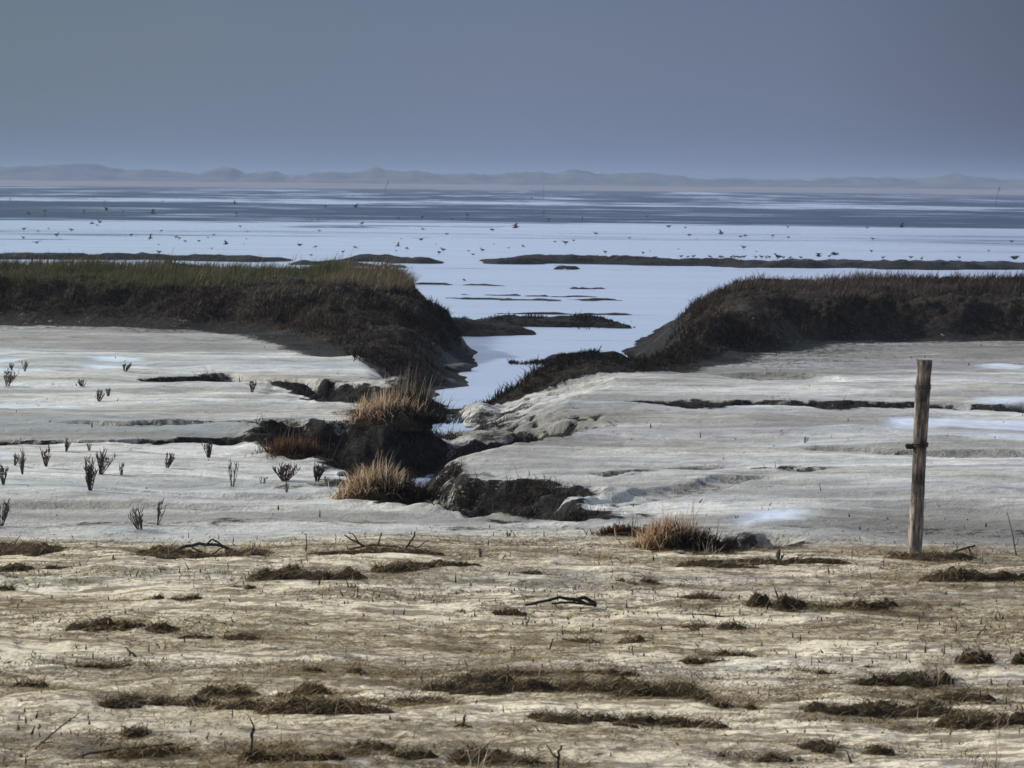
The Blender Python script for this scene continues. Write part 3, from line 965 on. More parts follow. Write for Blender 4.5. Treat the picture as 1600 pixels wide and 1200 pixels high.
LIT = [(0.30, 0.22, 0.10), (0.42, 0.32, 0.17), (0.36, 0.27, 0.13), (0.13, 0.088, 0.04), (0.06, 0.042, 0.022), (0.04, 0.03, 0.017), (0.19, 0.155, 0.05), (0.40, 0.32, 0.20)]
x, y, Lg = scatter(700000, -4.8, 4.8, 10.2, 20.8, d_fore)
n = len(x)
clump = sstep(0.0, 0.8, fbm(x * 0.5, y, 3.2, 3, 103))
parts.append(blades(np.stack([x, y, Lg['z'] - 0.003], 1), RNG.gamma(2.2, 0.011, n) * (0.7 + 0.9 * clump), RNG.normal(0.3, 1.3, n), np.clip(RNG.normal(0.99, 0.12, n), 0.3, 1.1), RNG.uniform(0.0025, 0.0075, n),
                    palette(n, LIT, 0.35), 0.4, 2))
# longer straws washed flat, thick along the wrack lines
x, y, Lg = scatter(620000, -4.8, 4.8, 10.2, 20.4, lambda x, y, L: L['fore'] * np.clip(0.02 + 0.98 * sstep(0.05, 0.75, fbm(x * 0.26, y, 1.25, 5, 121, 0.6) + 0.35 * sstep(18.6, 19.6, y) + 0.25 * sstep(0.5, -2.5, x) * sstep(15, 13, y)), 0, 1))
n = len(x)
parts.append(blades(np.stack([x, y, Lg['z'] + RNG.uniform(-0.002, 0.010, n)], 1), RNG.gamma(3.0, 0.018, n), RNG.normal(0.15, 0.7, n) + np.pi * (RNG.uniform(0, 1, n) < 0.5), np.clip(RNG.normal(1.0, 0.10, n), 0.5, 1.12), RNG.uniform(0.002, 0.005, n),
                    palette(n, [(0.34, 0.25, 0.12), (0.22, 0.155, 0.07), (0.13, 0.09, 0.04), (0.46, 0.37, 0.22), (0.07, 0.05, 0.025), (0.17, 0.13, 0.045)], 0.35), 0.15, 2))
# little dark and straw tufts, drawn out along the wrack lines
for (nc, pal_, hmin, hmax, sdx) in ((1500, BLACK + BROWN + [(0.07, 0.055, 0.03)], 0.008, 0.028, 1.0), (900, LIT, 0.012, 0.045, 1.0)):
    cx, cy, Lc = scatter(nc * 3, -4.6, 4.6, 10.3, 20.5, d_fore)
    nc = len(cx)
    per = RNG.integers(14, 60, nc)
    idx = np.repeat(np.arange(nc), per)
    n = len(idx)
    size = RNG.gamma(2.0, 0.022, nc)[idx]
    x = cx[idx] + RNG.normal(0, 1, n) * size * 1.9
    y = cy[idx] + RNG.normal(0, 1, n) * size * 0.9
    z = ground_z(x, y)
    pc = np.array(pal_, float)[RNG.integers(0, len(pal_), nc)][idx] * RNG.uniform(0.65, 1.35, (n, 1))
    parts.append(blades(np.stack([x, y, z - 0.002], 1), RNG.uniform(hmin, hmax, n), RNG.normal(0.2, 1.4, n), RNG.uniform(0.6, 1.08, n), RNG.uniform(0.003, 0.008, n), pc, 0.45, 2))
# short dark stubs and crumbs
x, y, Lg = scatter(16000, -4.6, 4.6, 10.4, 20.6, lambda x, y, L: L['fore'] * (0.25 + 0.75 * sstep(-0.2, 0.5, fbm(x * 0.5, y, 1.1, 3, 105))))
n = len(x)
parts.append(blades(np.stack([x, y, Lg['z'] - 0.003], 1), RNG.gamma(2.0, 0.009, n), RNG.uniform(0, 6.28, n), np.clip(RNG.normal(0.35, 0.3, n), 0, 1), RNG.uniform(0.006, 0.014, n), palette(n, BLACK + BROWN), 0.3, 2))
# thin pale bents standing or leaning
x, y, Lg = scatter(1500, -4.6, 4.6, 10.4, 20.2, lambda x, y, L: L['fore'] * (0.2 + 0.8 * sstep(0.0, 0.6, fbm(x, y, 0.9, 3, 107))))
n = len(x)
parts.append(blades(np.stack([x, y, Lg['z'] - 0.003], 1), RNG.uniform(0.03, 0.13, n), RNG.normal(0.2, 1.0, n), RNG.uniform(0.1, 0.9, n), RNG.uniform(0.0025, 0.0045, n), palette(n, [(0.42, 0.35, 0.25), (0.34, 0.27, 0.17), (0.25, 0.19, 0.11)]), 0.5, 3))
tag(blade_obj('litter', parts, M_DRY), 'bits of dead grass, stubble and brown leaf litter strewn over the sand', 'litter', None, 'stuff')
# crumbs of mud and tiny sprouts over the flats behind
parts = []
x, y, Lg = scatter(2600, -7.5, 7.5, 20.3, 44, lambda x, y, L: (1 - L['fore']) * (L['z'] > -0.12) * (L['kl'] < 0.05) * (L['kr'] < 0.05) * (0.06 + 0.94 * sstep(0.15, 0.7, fbm(x * 0.4, y, 0.8, 3, 111))))
n = len(x)
parts.append(blades(np.stack([x, y, Lg['z'] - 0.003], 1), RNG.gamma(2.0, 0.012, n), RNG.uniform(0, 6.28, n), RNG.uniform(0, 0.9, n), RNG.uniform(0.008, 0.02, n), palette(n, BLACK + BROWN), 0.3, 2))
tag(blade_obj('debris', parts, M_TWIG), 'dark crumbs and sprouts dotted over the pale flats', 'debris', None, 'stuff')
# bents hanging over the gully walls
parts = []
x, y, Lg = scatter(420000, -6.5, 6.0, 20.9, 38.5, lambda x, y, L: (L['dark'] > 0.6) * (L['z'] > WZ + 0.02) * (L['turf'] < 0.3) * (0.2 + 0.8 * sstep(-0.2, 0.4, fbm(x, y, 1.8, 2, 113))) * np.where((L['g'] > 0.03) & (x < 0.9), 1.0, 0.35))
n = len(x)
parts.append(blades(np.stack([x, y, Lg['z'] - 0.005], 1), RNG.gamma(2.2, 0.020, n), RNG.normal(-1.2, 1.2, n), RNG.uniform(0.2, 1.1, n), 0.007, palette(n, BLACK + BROWN[:3] + [(0.12, 0.095, 0.07), (0.07, 0.055, 0.035)], 0.4), 0.5, 3))
x, y, Lg = scatter(60000, -2.6, -0.5, 25.5, 30.5, lambda x, y, L: (L['g'] > 0.02) * (L['z'] > WZ + 0.02) * sstep(-0.25, 0.3, fbm(x, y, 2.2, 3, 141)))
n = len(x)
parts.append(blades(np.stack([x, y, Lg['z'] - 0.005], 1), RNG.gamma(2.6, 0.028, n), RNG.normal(-1.3, 1.1, n), RNG.uniform(0.2, 1.25, n), 0.0075, palette(n, BLACK + BROWN + [(0.11, 0.085, 0.06), (0.16, 0.125, 0.085)], 0.4), 0.5, 3))
x, y, Lg = scatter(50000, -0.75, 1.0, 20.8, 25.0, lambda x, y, L: (L['g'] > 0.02) * sstep(-0.1, 0.35, fbm(x, y, 2.2, 3, 143)))
n = len(x)
parts.append(blades(np.stack([x, y, Lg['z'] - 0.005], 1), RNG.gamma(2.6, 0.022, n), RNG.normal(-1.3, 1.1, n), RNG.uniform(0.2, 1.25, n), 0.007, palette(n, BLACK + BROWN + [(0.10, 0.08, 0.055)], 0.4), 0.5, 3))
tag(blade_obj('undergrowth', parts, M_GRASS), 'dark matted growth on the walls of the near gully', 'undergrowth', None, 'stuff')

# ------------------------------------------------------------------ things on the ground


def foot(px, py, dz=0.0):
    """where a thing seen at this place of the photograph stands on the land"""
    z = 0.0
    for _ in range(5):
        p = at(px, py, z)
        z = float(ground_z(p[0], p[1])[0])
    p = at(px, py, z)
    return Vector((p[0], p[1], z + dz))


def m_per_px(p):
    return math.hypot(p.y, H) / F


def thing(name, label, cat, loc, rz=0.0, group=None):
    o = empty(name, loc, rz)
    return tag(o, label, cat, group)


# the post
pp = foot(1428, 866, -0.03)
s = m_per_px(pp)
post = thing('fence_post', 'weathered round wooden post standing alone, bare stub on its side', 'post', pp)
b = MB()
hp = 311 * s
rr = 11.6 * s
pts, rad, cols = [], [], []
N = 26
for i in range(N + 1):
    t = i / N
    wx = 0.5 * s * math.sin(t * 7) + (10.5 * t ** 0.9) * s
    pts.append((wx, 0.004 * math.sin(t * 5 + 1), t * hp))
    rad.append(rr * (0.96 + 0.05 * math.sin(t * 9 + 0.5) + (0.10 if t > 0.93 else 0) + random.uniform(-0.03, 0.03)))


def pcol(t):
    dark = 0.0
    for c0, w0 in ((0.865, 0.035), (0.57, 0.04), (0.985, 0.02), (0.40, 0.06)):
        dark = max(dark, math.exp(-((t - c0) / w0) ** 2))
    k = 1 - 0.86 * dark
    return (k, k * 0.98, k * 0.96)


b.tube(pts, rad, 14, pcol)
link('trunk', b.mesh('trunk'), M_WOOD, post)
b = MB()
zt = 0.575 * hp
b.tube([(-1 * s, -0.01, zt - 2 * s), (-9 * s, -0.015, zt - 3 * s), (-15 * s, -0.02, zt - 2 * s), (-17 * s, -0.02, zt - 2.5 * s)], [4 * s, 4.2 * s, 4.6 * s, 3.0 * s], 8, (0.05, 0.035, 0.03))
link('stub', b.mesh('stub'), M_TWIG, post)
for zz, w in ((0.575, 1.06), (0.865, 1.05)):
    b = MB()
    cx = 10.5 * zz ** 0.9 * s
    for k in range(3):
        ring = []
        for j in range(17):
            a = 2 * math.pi * j / 16
            ring.append((cx + math.cos(a) * rr * w, math.sin(a) * rr * w, zz * hp + (k - 1) * 2.2 * s + 0.8 * s * math.sin(a + k)))
        b.tube(ring, 0.9 * s, 5, (0.03, 0.022, 0.018), False)
    link('wire', b.mesh('wire'), M_IRON, post)


# tussocks of dead grass
def tussock(label, px, py, wpx, hpx, palA, palB, nA=900, nB=900, shade_shift=0.25, tall=0, mound=True, lean=0.3):
    p = foot(px, py)
    s = m_per_px(p)
    w, h = wpx * s, hpx * s
    t = thing('grass_tussock', label, 'grass tussock', p, 0, 'tussocks of dead grass beside the gully')
    # the clod of roots it grows from
    n, mm = 22, 10
    co, fa = [], []
    for i in range(mm + 1):
        r = i / mm
        for j in range(n):
            a = 2 * math.pi * j / n
            nz = float(fbm(np.array([px + r * math.cos(a) * 2.0]), np.array([py + r * math.sin(a) * 2.0]), 1.3, 3, 7)[0])
            z = h * 0.34 * math.cos(min(1, r) * math.pi / 2) ** 0.8 * (1 + 0.5 * nz) - (0.06 if i == mm else 0)
            co.append((math.cos(a) * r * w * 0.52 * (1 + 0.2 * nz), math.sin(a) * r * w * 0.40 * (1 + 0.2 * nz), z))
    for i in range(mm):
        for j in range(n):
            fa.append((i * n + j, i * n + (j + 1) % n, (i + 1) * n + (j + 1) % n, (i + 1) * n + j))
    link('root_clod', mesh_np('root_clod', np.array(co), np.array(fa), None, None, True), M_SOIL, t)

    def spot(n, cx, sx, sy):
        x = RNG.normal(cx, sx, n)
        y = RNG.normal(0, sy, n)
        r = np.clip(np.hypot(x / (w * 0.52), y / (w * 0.40)), 0, 1)
        return x, y, h * 0.30 * np.cos(r * np.pi / 2) ** 0.8
    x, y, z = spot(nB, shade_shift * w, w * 0.24, w * 0.14)  # dark blades right, straw left: shaded and lit sides put into the colour
    parts = [blades(np.stack([x, y, z], 1), RNG.uniform(0.15, 0.55, nB) * h, np.arctan2(y, x - shade_shift * w) + RNG.normal(0, 0.6, nB), RNG.uniform(0.15, 1.05, nB), 0.008, palette(nB, palB), 0.5, 3)]
    blade_obj('green_grass' if palB is GREEN else 'dark_shade_grass', parts, M_GRASS, t)
    x, y, z = spot(nA, -0.10 * w, w * 0.21, w * 0.12)
    parts = [blades(np.stack([x, y, z], 1), RNG.uniform(0.2, 0.66, nA) * h, np.arctan2(y, x) * 0.5 + RNG.normal(0, 1.1, nA), np.clip(RNG.normal(lean + 0.32, 0.38, nA), 0.02, 1.2), 0.0075, palette(nA, palA), 0.6, 4)]
    if tall:
        x, y, z = spot(tall, 0.05 * w, w * 0.22, w * 0.1)
        parts.append(blades(np.stack([x, y, z], 1), RNG.uniform(0.8, 1.35, tall) * h, RNG.normal(0.2, 0.9, tall), RNG.uniform(0.02, 0.35, tall), 0.006, palette(tall, palA), 0.5, 4))
    blade_obj('straw_grass', parts, M_DRY, t)
    return t


ORANGE = [(0.74, 0.53, 0.34), (0.52, 0.34, 0.20), (0.80, 0.65, 0.48), (0.22, 0.14, 0.08), (0.66, 0.53, 0.39), (0.34, 0.24, 0.16)]
RUST = [(0.26, 0.12, 0.06), (0.18, 0.085, 0.045), (0.36, 0.20, 0.10), (0.10, 0.05, 0.03)]
FAWN = [(0.30, 0.25, 0.18), (0.22, 0.18, 0.13), (0.14, 0.11, 0.08)]
tussock('pale orange grass tussock on the gully edge, farthest of the orange ones', 606, 660, 128, 60, ORANGE, BLACK, 900, 1500, 0.34, 14)
tussock('tall dark tuft of wispy fawn stems just behind the farthest orange tussock', 632, 638, 84, 50, FAWN, BLACK, 260, 900, 0.15, 50)
tussock('orange grass tussock hanging over the gully, above the open pale sand tongue', 592, 779, 122, 70, ORANGE, BLACK + BROWN, 950, 1500, 0.26, 6)
tussock('orange-brown grass tussock nearest the littered sand, beside a shadow-dark hollow', 1052, 857, 112, 62, ORANGE + [(0.55, 0.28, 0.14), (0.36, 0.19, 0.10)], BLACK + BROWN, 1100, 1400, 0.22, 20)
tussock('low dark trailing tuft touching the left side of the nearest orange tussock', 976, 836, 80, 24, RUST + BROWN, BLACK, 350, 600, 0.0, 10)
tussock('low rust-red grass tussock on the rim of the left gully branch', 458, 716, 105, 44, [(0.16, 0.08, 0.045), (0.11, 0.06, 0.035), (0.24, 0.14, 0.07), (0.06, 0.035, 0.025)], BLACK + BROWN, 900, 900, 0.1, 20)


# small dead plants on the flats
def grow(b, p, d, ln, r, depth, spread, col):
    pts = [p]
    q = Vector(p)
    dd = Vector(d)
    for k in range(4):
        dd = (dd + Vector((random.gauss(0, 0.09), random.gauss(0, 0.09), 0.03))).normalized()
        q = q + dd * ln / 4
        pts.append(q.copy())
    b.tube(pts, [r * (1 - 0.55 * k / 4) for k in range(5)], 4, col)
    if depth > 0:
        for k in range(random.randint(3, 6)):
            i = random.randint(1, 4)
            a = random.uniform(0, 6.28)
            nd = (dd + Vector((math.cos(a), math.sin(a), 0.15)) * spread).normalized()
            grow(b, pts[i], nd, ln * random.uniform(0.3, 0.55), r * 0.7, depth - 1, spread, col)


PLANT_GROUP = 'small dead plants on the flats'
PLANTS = [
    # px, py, height px, width px, stems, density, label
    (11, 603, 27, 24, 9, 2, 'dense dark little bush at the frame edge below two ponds'),
    (18, 577, 13, 12, 5, 2, 'small round dark sprig standing in the leftmost pool'),
    (39, 579, 16, 12, 5, 2, 'small double-headed sprig at the right end of the leftmost pool'),
    (129, 604, 13, 20, 8, 2, 'squat black two-lobed tuft alone on pale silt'),
    (195, 580, 15, 24, 10, 2, 'squat dark cushion plant beside the twin bright pools'),
    (154, 628, 20, 16, 7, 2, 'spread sprig just left of a rounder smaller sprig'),
    (169, 619, 14, 10, 6, 2, 'small round sprig touching the spread one beside it'),
    (393, 613, 20, 13, 7, 2, 'dark sprig at the foot of the black runnel bank'),
    (103, 706, 22, 10, 8, 1, 'narrow dense brush-like sprig close under the long dark ledge'),
    (140, 704, 15, 12, 3, 0, 'thin leaning twig pair close under the long dark ledge'),
    (72, 727, 32, 18, 7, 1, 'open fan-shaped sprig between brush-like and upright sprigs'),
    (23, 726, 18, 10, 7, 1, 'short dim brown sprig just left of a tall thin one'),
    (35, 741, 40, 10, 6, 1, 'tall thin upright sprig near the left edge'),
    (5, 756, 32, 16, 8, 1, 'dark sprig cut by the left edge beside the tall thin one'),
    (141, 766, 52, 22, 11, 2, 'tallest dense dark sprig on the left flats'),
    (157, 741, 40, 22, 10, 2, 'dense sprig close behind the tallest one'),
    (190, 742, 24, 13, 4, 0, 'sparse few-stemmed sprig right of the dense pair'),
    (260, 732, 28, 17, 10, 1, 'dense vase-shaped sprig alone in the middle of the left flats'),
    (326, 715, 27, 18, 10, 1, 'greyish vase-shaped sprig on the lower edge of the dark ledge'),
    (363, 760, 46, 22, 4, 0, 'bare forked twig plant with three long thin stems'),
    (410, 757, 14, 14, 4, 0, 'tiny dark tuft between the forked twig and the bushy plant'),
    (445, 750, 30, 54, 16, 2, 'wide bushy spreading plant below the rust-red tussock'),
    (448, 769, 18, 10, 4, 0, 'tiny forked sprig just in front of the wide bushy plant'),
    (495, 752, 29, 20, 13, 2, 'thick dark leaning plume right of the wide bushy plant'),
    (511, 753, 10, 14, 5, 0, 'low splayed tuft at the foot of the dark plume'),
    (220, 830, 40, 26, 8, 1, 'forked two-armed sprig near the edge of the littered sand'),
    (246, 820, 40, 14, 4, 0, 'lean wiry sprig just right of the forked two-armed one'),
    (2, 822, 42, 22, 8, 1, 'leaning dark sprig at the left edge nearest the littered sand'),
    (1080, 637, 11, 9, 5, 0, 'tiny sprout on the rim of the right dark runnel'),
    (1258, 690, 10, 12, 5, 0, 'tiny dark sprout near the middle of the right flats'),
    (1216, 878, 21, 14, 9, 1, 'black pointed stump-like tuft on the edge of the sand'),
    (750, 871, 15, 9, 6, 1, 'small dark stub where the pale flat meets the litter'),
    (795, 838, 10, 12, 6, 0, 'tiny dark sprout on the pale tongue left of the nearest tussock'),
]
GREYB = [(0.12, 0.092, 0.078), (0.085, 0.068, 0.056), (0.18, 0.145, 0.12), (0.055, 0.045, 0.04)]
for (px, py, hh, ww, ns, dep, lb) in PLANTS:
    p = foot(px, py, -0.01)
    s = m_per_px(p)
    t = thing('dead_plant', lb, 'plant', p, 0, PLANT_GROUP)
    b = MB()
    b2 = MB()
    col = random.choice(GREYB)
    own = random.gauss(0.08, 0.16)
    for k in range(int(ns * 1.5) + 1):
        a = random.uniform(0, 6.28)
        tilt = (ww / max(hh, 1)) * 0.55 * math.sqrt(random.random())
        d = Vector((math.cos(a) * tilt + own, math.sin(a) * tilt, 1)).normalized()
        q = Vector((math.cos(a) * ww * s * 0.08, math.sin(a) * ww * s * 0.08, 0))
        ln = hh * s * random.uniform(0.65, 1.0)
        pts = [q]
        dd = d.copy()
        for j in range(5):
            dd = (dd + Vector((random.gauss(0, 0.07), random.gauss(0, 0.07), 0.04))).normalized()
            pts.append(pts[-1] + dd * ln / 5)
        r0 = 0.0034
        col = random.choice(GREYB)
        b.tube(pts, [r0 * (1 - 0.5 * j / 5) for j in range(6)], 5, col)
        for j in range((2, 4, 8)[dep]):
            i = random.uniform(1.2, 5)
            i0 = min(4, int(i))
            o = pts[i0].lerp(pts[i0 + 1], i - i0)
            a2 = random.uniform(0, 6.28)
            nd = Vector((math.cos(a2) * 0.55, math.sin(a2) * 0.55, 1)).normalized()
            l2 = ln * random.uniform(0.12, 0.30)
            c2 = random.choice(GREYB)
            b2.tube([o, o + nd * l2 * 0.5, o + nd * l2 + Vector((0, 0, l2 * 0.15))], [0.0022, 0.0034, 0.0014], 5, c2)
    link('stem', b.mesh('stem'), M_TWIG, t)
    if b2.v:
        link('side_stem', b2.mesh('side_stem'), M_TWIG, t)  # bare side stems without leaves


# mats of dead vegetation on the sand
MATS = [
    # px, py, w px, h px, tone 0 dark .. 1 straw, label
    (95, 864, 230, 20, 0.45, 'brown wrack line along the back of the sand at the far left'),
    (318, 874, 150, 20, 0.35, 'dark wrack under the arched driftwood branch'),
    (590, 868, 150, 12, 0.4, 'thin wrack under the driftwood fan and the forked stick'),
    (1432, 876, 110, 14, 0.3, 'dark litter gathered round the foot of the post'),
    (1180, 885, 170, 14, 0.5, 'brown wrack strip between the nearest orange tussock and the post'),
    (150, 1045, 120, 12, 0.7, 'pale brown thatch in the left sand above the shaggy tufts'),
    (870, 1055, 150, 12, 0.6, 'faint straw thatch behind the longest brown mat'),
    (155, 990, 92, 26, 0.15, 'dark olive turf mat, left half of the pair on the left sand'),
    (236, 984, 76, 20, 0.35, 'browner turf mat joining the dark one from its right'),
    (324, 1005, 82, 17, 0.05, 'narrow black turf mat just right of the joined olive pair'),
    (262, 938, 52, 14, 0.3, 'small grey-brown hump behind the joined olive pair'),
    (8, 924, 30, 12, 0.15, 'small dark mat cut by the left edge behind the others'),
    (398, 922, 56, 13, 0.45, 'thin brown mat with a white shell at its left end'),
    (488, 908, 130, 26, 0.5, 'long brown wrack streak slanting below the driftwood fan'),
    (60, 890, 66, 14, 0.35, 'thin brown mat in front of the left wrack line'),
    (520, 1054, 66, 26, 0.4, 'grey-brown shaggy mat on the midleft sand above long streaks of dead grass'),
    (24, 1076, 48, 18, 0.25, 'dark shaggy mat near the left edge above a long stick'),
    (405, 1094, 120, 32, 0.7, 'straw-haired mat with combed blades left of centre'),
    (243, 1110, 116, 24, 0.2, 'low dark mat left of the straw-haired combed one'),
    (486, 1122, 150, 34, 0.6, 'broad combed brown mat right of and below the straw-haired one'),
    (189, 1150, 50, 16, 0.15, 'small dark hump above the bottom long stick'),
    (330, 1190, 210, 34, 0.55, 'big brown tangle at the bottom around the upright twig'),
    (452, 1192, 90, 30, 0.95, 'pale straw heap at the bottom right of the upright twig'),
    (614, 896, 74, 24, 0.5, 'rusty brown hump of matted grass behind the middle sand'),
    (699, 886, 96, 14, 0.2, 'grey thin mat right of the rusty hump'),
    (817, 899, 40, 10, 0.1, 'small black sliver of turf on bare sand, centre back'),
    (795, 961, 68, 14, 0.15, 'dark mat with three pale stalks, in front of the black bough'),
    (1002, 914, 46, 18, 0.3, 'small shaggy mat right of the black bough, toward the nearest tussock'),
    (952, 1006, 96, 18, 0.4, 'olive-brown low mat in the middle of the sand'),
    (742, 1082, 150, 34, 0.1, 'large black-brown mat in the middle front'),
    (618, 1107, 104, 20, 0.1, 'long dark mat just left of and below the large black-brown one'),
    (985, 1092, 190, 34, 0.25, 'longest dark brown mat, right of the large black-brown one'),
    (918, 1133, 128, 22, 0.1, 'black mat with pale bents sticking up, below the longest brown mat'),
    (1040, 1134, 110, 16, 0.3, 'thin brown mat continuing right from the black one with bents'),
    (658, 1187, 140, 26, 0.15, 'dark mat at the bottom left of the forked twig'),
    (790, 1192, 90, 14, 0.15, 'thin dark mat at the bottom just left of the forked twig'),
    (1200, 950, 90, 34, 0.35, 'round olive hummock, tallest mat on the right sand'),
    (1357, 950, 64, 22, 0.15, 'dark lump of turf below the post'),
    (1303, 952, 56, 12, 0.5, 'low olive mat touching the dark lump below the post'),
    (1094, 937, 50, 13, 0.35, 'small mat left of the round olive hummock'),
    (1114, 985, 58, 18, 0.1, 'small black mound in front of the round olive hummock'),
    (1558, 912, 130, 30, 0.6, 'wide rusty brown mat at the right edge level with the post foot'),
    (1562, 1038, 76, 34, 0.2, 'dark shaggy hummock at the right edge behind the pale bents'),
    (1428, 1074, 110, 30, 0.15, 'dark mat at the foot of the pale standing bents'),
    (1549, 1094, 130, 18, 0.1, 'long thin black mat running to the right edge below the pale bents'),
    (1400, 1126, 170, 34, 0.05, 'large black mat in the right front'),
    (1555, 1133, 116, 24, 0.35, 'dark brown mat between the large black one and the right edge'),
    (1347, 1181, 116, 22, 0.05, 'arched black mat at the bottom right'),
    (1150, 1196, 170, 22, 0.3, 'olive-brown mat at the bottom edge right of centre'),
    (1245, 1057, 76, 12, 0.5, 'thin brown mat on pale sand between longest mat and bents'),
    (1148, 1108, 44, 24, 0.4, 'small shaggy olive tuft right of the longest brown mat'),
    (1087, 1038, 50, 14, 0.15, 'small dark mat above the right end of the longest brown mat'),
    (1148, 1026, 38, 11, 0.15, 'tiny dark mat right of another small dark one'),
]
for (px, py, ww, hh, tone, lb) in MATS:
    p = foot(px, py)
    s = m_per_px(p)
    w, h = ww * s * 0.84, hh * s * 1.12
    dep = min(w * 0.55, h / (H / p.y) * 0.36)
    ht = h * 0.42
    t = thing('turf_mat', lb, 'turf mat', p + Vector((0, dep * 0.8, -0.004)), RNG.normal(0, 0.06), 'mats of dead turf and grass on the sand')
    sd0 = int(px * 7 + py)
    rr_ = np.random.default_rng(sd0)
    nl = 2 + int(rr_.integers(1, 4)) + int(ww > 100) * 2
    lob = [(rr_.uniform(-0.8, 0.8), rr_.uniform(-0.55, 0.55), rr_.uniform(0.22, 0.5), rr_.uniform(0.25, 0.6), rr_.uniform(0.55, 1.0)) for _ in range(nl)]

    def field(X, Y_):
        f = np.zeros(np.shape(X))
        for (cx, cy, ax, ay, am) in lob:
            f = np.maximum(f, am * np.exp(-(((X / w - cx) / ax) ** 2 + ((Y_ / dep - cy) / ay) ** 2)))
        f = f + 0.28 * fbm(X * 6 + px, Y_ * 9 + py, 1.0, 4, 15) * (f + 0.25)
        return f - 0.28
    gx_ = np.linspace(-1.5 * w, 1.5 * w, 64)
    gy_ = np.linspace(-1.6 * dep, 1.6 * dep, 30)
    X, Y_ = np.meshgrid(gx_, gy_)
    fz = field(X, Y_)
    nz = fbm(X * 26 + px, Y_ * 26 + py, 1.0, 3, 17)
    zz = np.where(fz > 0, ht * np.clip(fz / 0.5, 0, 1.15) ** 0.6 * (0.55 + 0.7 * np.abs(nz)), np.maximum(fz * 0.5, -0.03))
    i_ = np.arange(X.size).reshape(X.shape)
    q_ = np.stack([i_[:-1, :-1], i_[:-1, 1:], i_[1:, 1:], i_[1:, :-1]], -1).reshape(-1, 4)
    link('turf', mesh_np('turf', np.stack([X, Y_, zz], -1).reshape(-1, 3), q_, None, None, True), M_SOIL, t)
    nb = int((500 + 11 * ww * (hh / 18)) * 2.6)
    x = RNG.uniform(-1.9 * w, 1.9 * w, nb)
    y = RNG.uniform(-1.9 * dep, 1.9 * dep, nb)
    fv = field(x, y)
    keep = RNG.uniform(0, 1, nb) < np.where(fv > 0, 0.75, np.clip(0.55 + fv * 1.2, 0.05, 1) * 0.95)
    x, y, fv = x[keep], y[keep], fv[keep]
    nb = len(x)
    z = np.where(fv > 0, ht * np.clip(fv / 0.5, 0, 1.15) ** 0.6 * RNG.uniform(0.85, 1.15, nb), 0.0)
    pal = [(0.045, 0.036, 0.022), (0.03, 0.024, 0.016), (0.065, 0.05, 0.028)]
    st = [(0.36, 0.27, 0.14), (0.24, 0.17, 0.08), (0.14, 0.10, 0.042), (0.46, 0.36, 0.22)]
    cc = np.where((RNG.uniform(0, 1, nb) < 0.20 + tone * 0.7 + 0.25 * (fv < 0))[:, None], palette(nb, st), palette(nb, pal))
    bl = [blades(np.stack([x, y, z], 1), (RNG.gamma(3, 0.012, nb) + 0.012 + 0.05 * tone * RNG.uniform(0, 1, nb)) * np.where(fv > 0, 1, 0.8), RNG.normal(0.25, 0.9, nb) + (RNG.uniform(0, 1, nb) < 0.35) * 3.1,
                 np.clip(RNG.normal(np.where(fv > 0, 0.88, 1.0), 0.16, nb), 0.05, 1.08), 0.0042, cc, 0.4, 3)]
    blade_obj('dead_grass', bl, M_DRY, t)


# driftwood and twigs
def stick(name, label, cat, px, py, branches, group='driftwood and twigs on the sand', col=(0.05, 0.042, 0.036), yaw=0.0):
    """branches: lists of (dx px, dz px, depth m, radius px) measured at the thing's own distance"""
    p = foot(px, py)
    s = m_per_px(p)
    t = thing(name, label, cat, p, yaw, group)
    for k, br in enumerate(branches):
        b = MB()
        pts, rad = [], []
        for j in range(len(br) - 1):
            a, c = br[j], br[j + 1]
            for u in range(4):
                f = u / 4
                pts.append(tuple((a[i] + (c[i] - a[i]) * f) * (s if i != 2 else 1) for i in (0, 2, 1)))
                rad.append((a[3] + (c[3] - a[3]) * f) * s * 0.8)
        c = br[-1]
        pts.append((c[0] * s, c[2], c[1] * s))
        rad.append(c[3] * s)
        pts = [(q[0] + random.gauss(0, 0.0022), q[1] + random.gauss(0, 0.004), q[2] + random.gauss(0, 0.0022)) for q in pts]
        b.tube(pts, rad, 7, col)
        link('stem' if k == 0 else 'branch', b.mesh('branch'), M_TWIG, t)
    return t


stick('driftwood', 'arched dark driftwood branch lying on the wrack line, left', 'branch', 310, 866,
      [[(-75, 2, 0, 2.6), (-40, 6, 0, 3), (0, 16, 0.02, 3.2), (35, 14, 0, 3), (60, 1, 0, 2.2)], [(10, 14, 0, 2.2), (22, 24, 0, 1.8), (38, 12, 0.05, 2), (62, -1, 0.1, 1.6)], [(-10, 10, 0, 2), (10, 3, -0.05, 1.6), (30, 0, -0.08, 1.2)], [(22, 1, 0, 1.6), (36, 10, -.03, 1.4), (44, 14, -.03, 1)]])
stick('driftwood', 'fan of thin driftwood twigs at the back of the sand, left of a forked stick', 'branch', 566, 860,
      [[(30, 1, 0, 2.6), (0, 8, 0, 2.2), (-28, 24, 0, 1.2)], [(0, 6, 0, 1.8), (-14, 22, 0.05, 1.2), (-22, 26, 0.05, 0.8)], [(20, 3, 0, 2), (25, 12, 0, 1.6), (30, 28, 0, 1.1)], [(-20, 2, 0, 2), (20, 6, 0.1, 2), (60, 2, 0.1, 1.5)]])
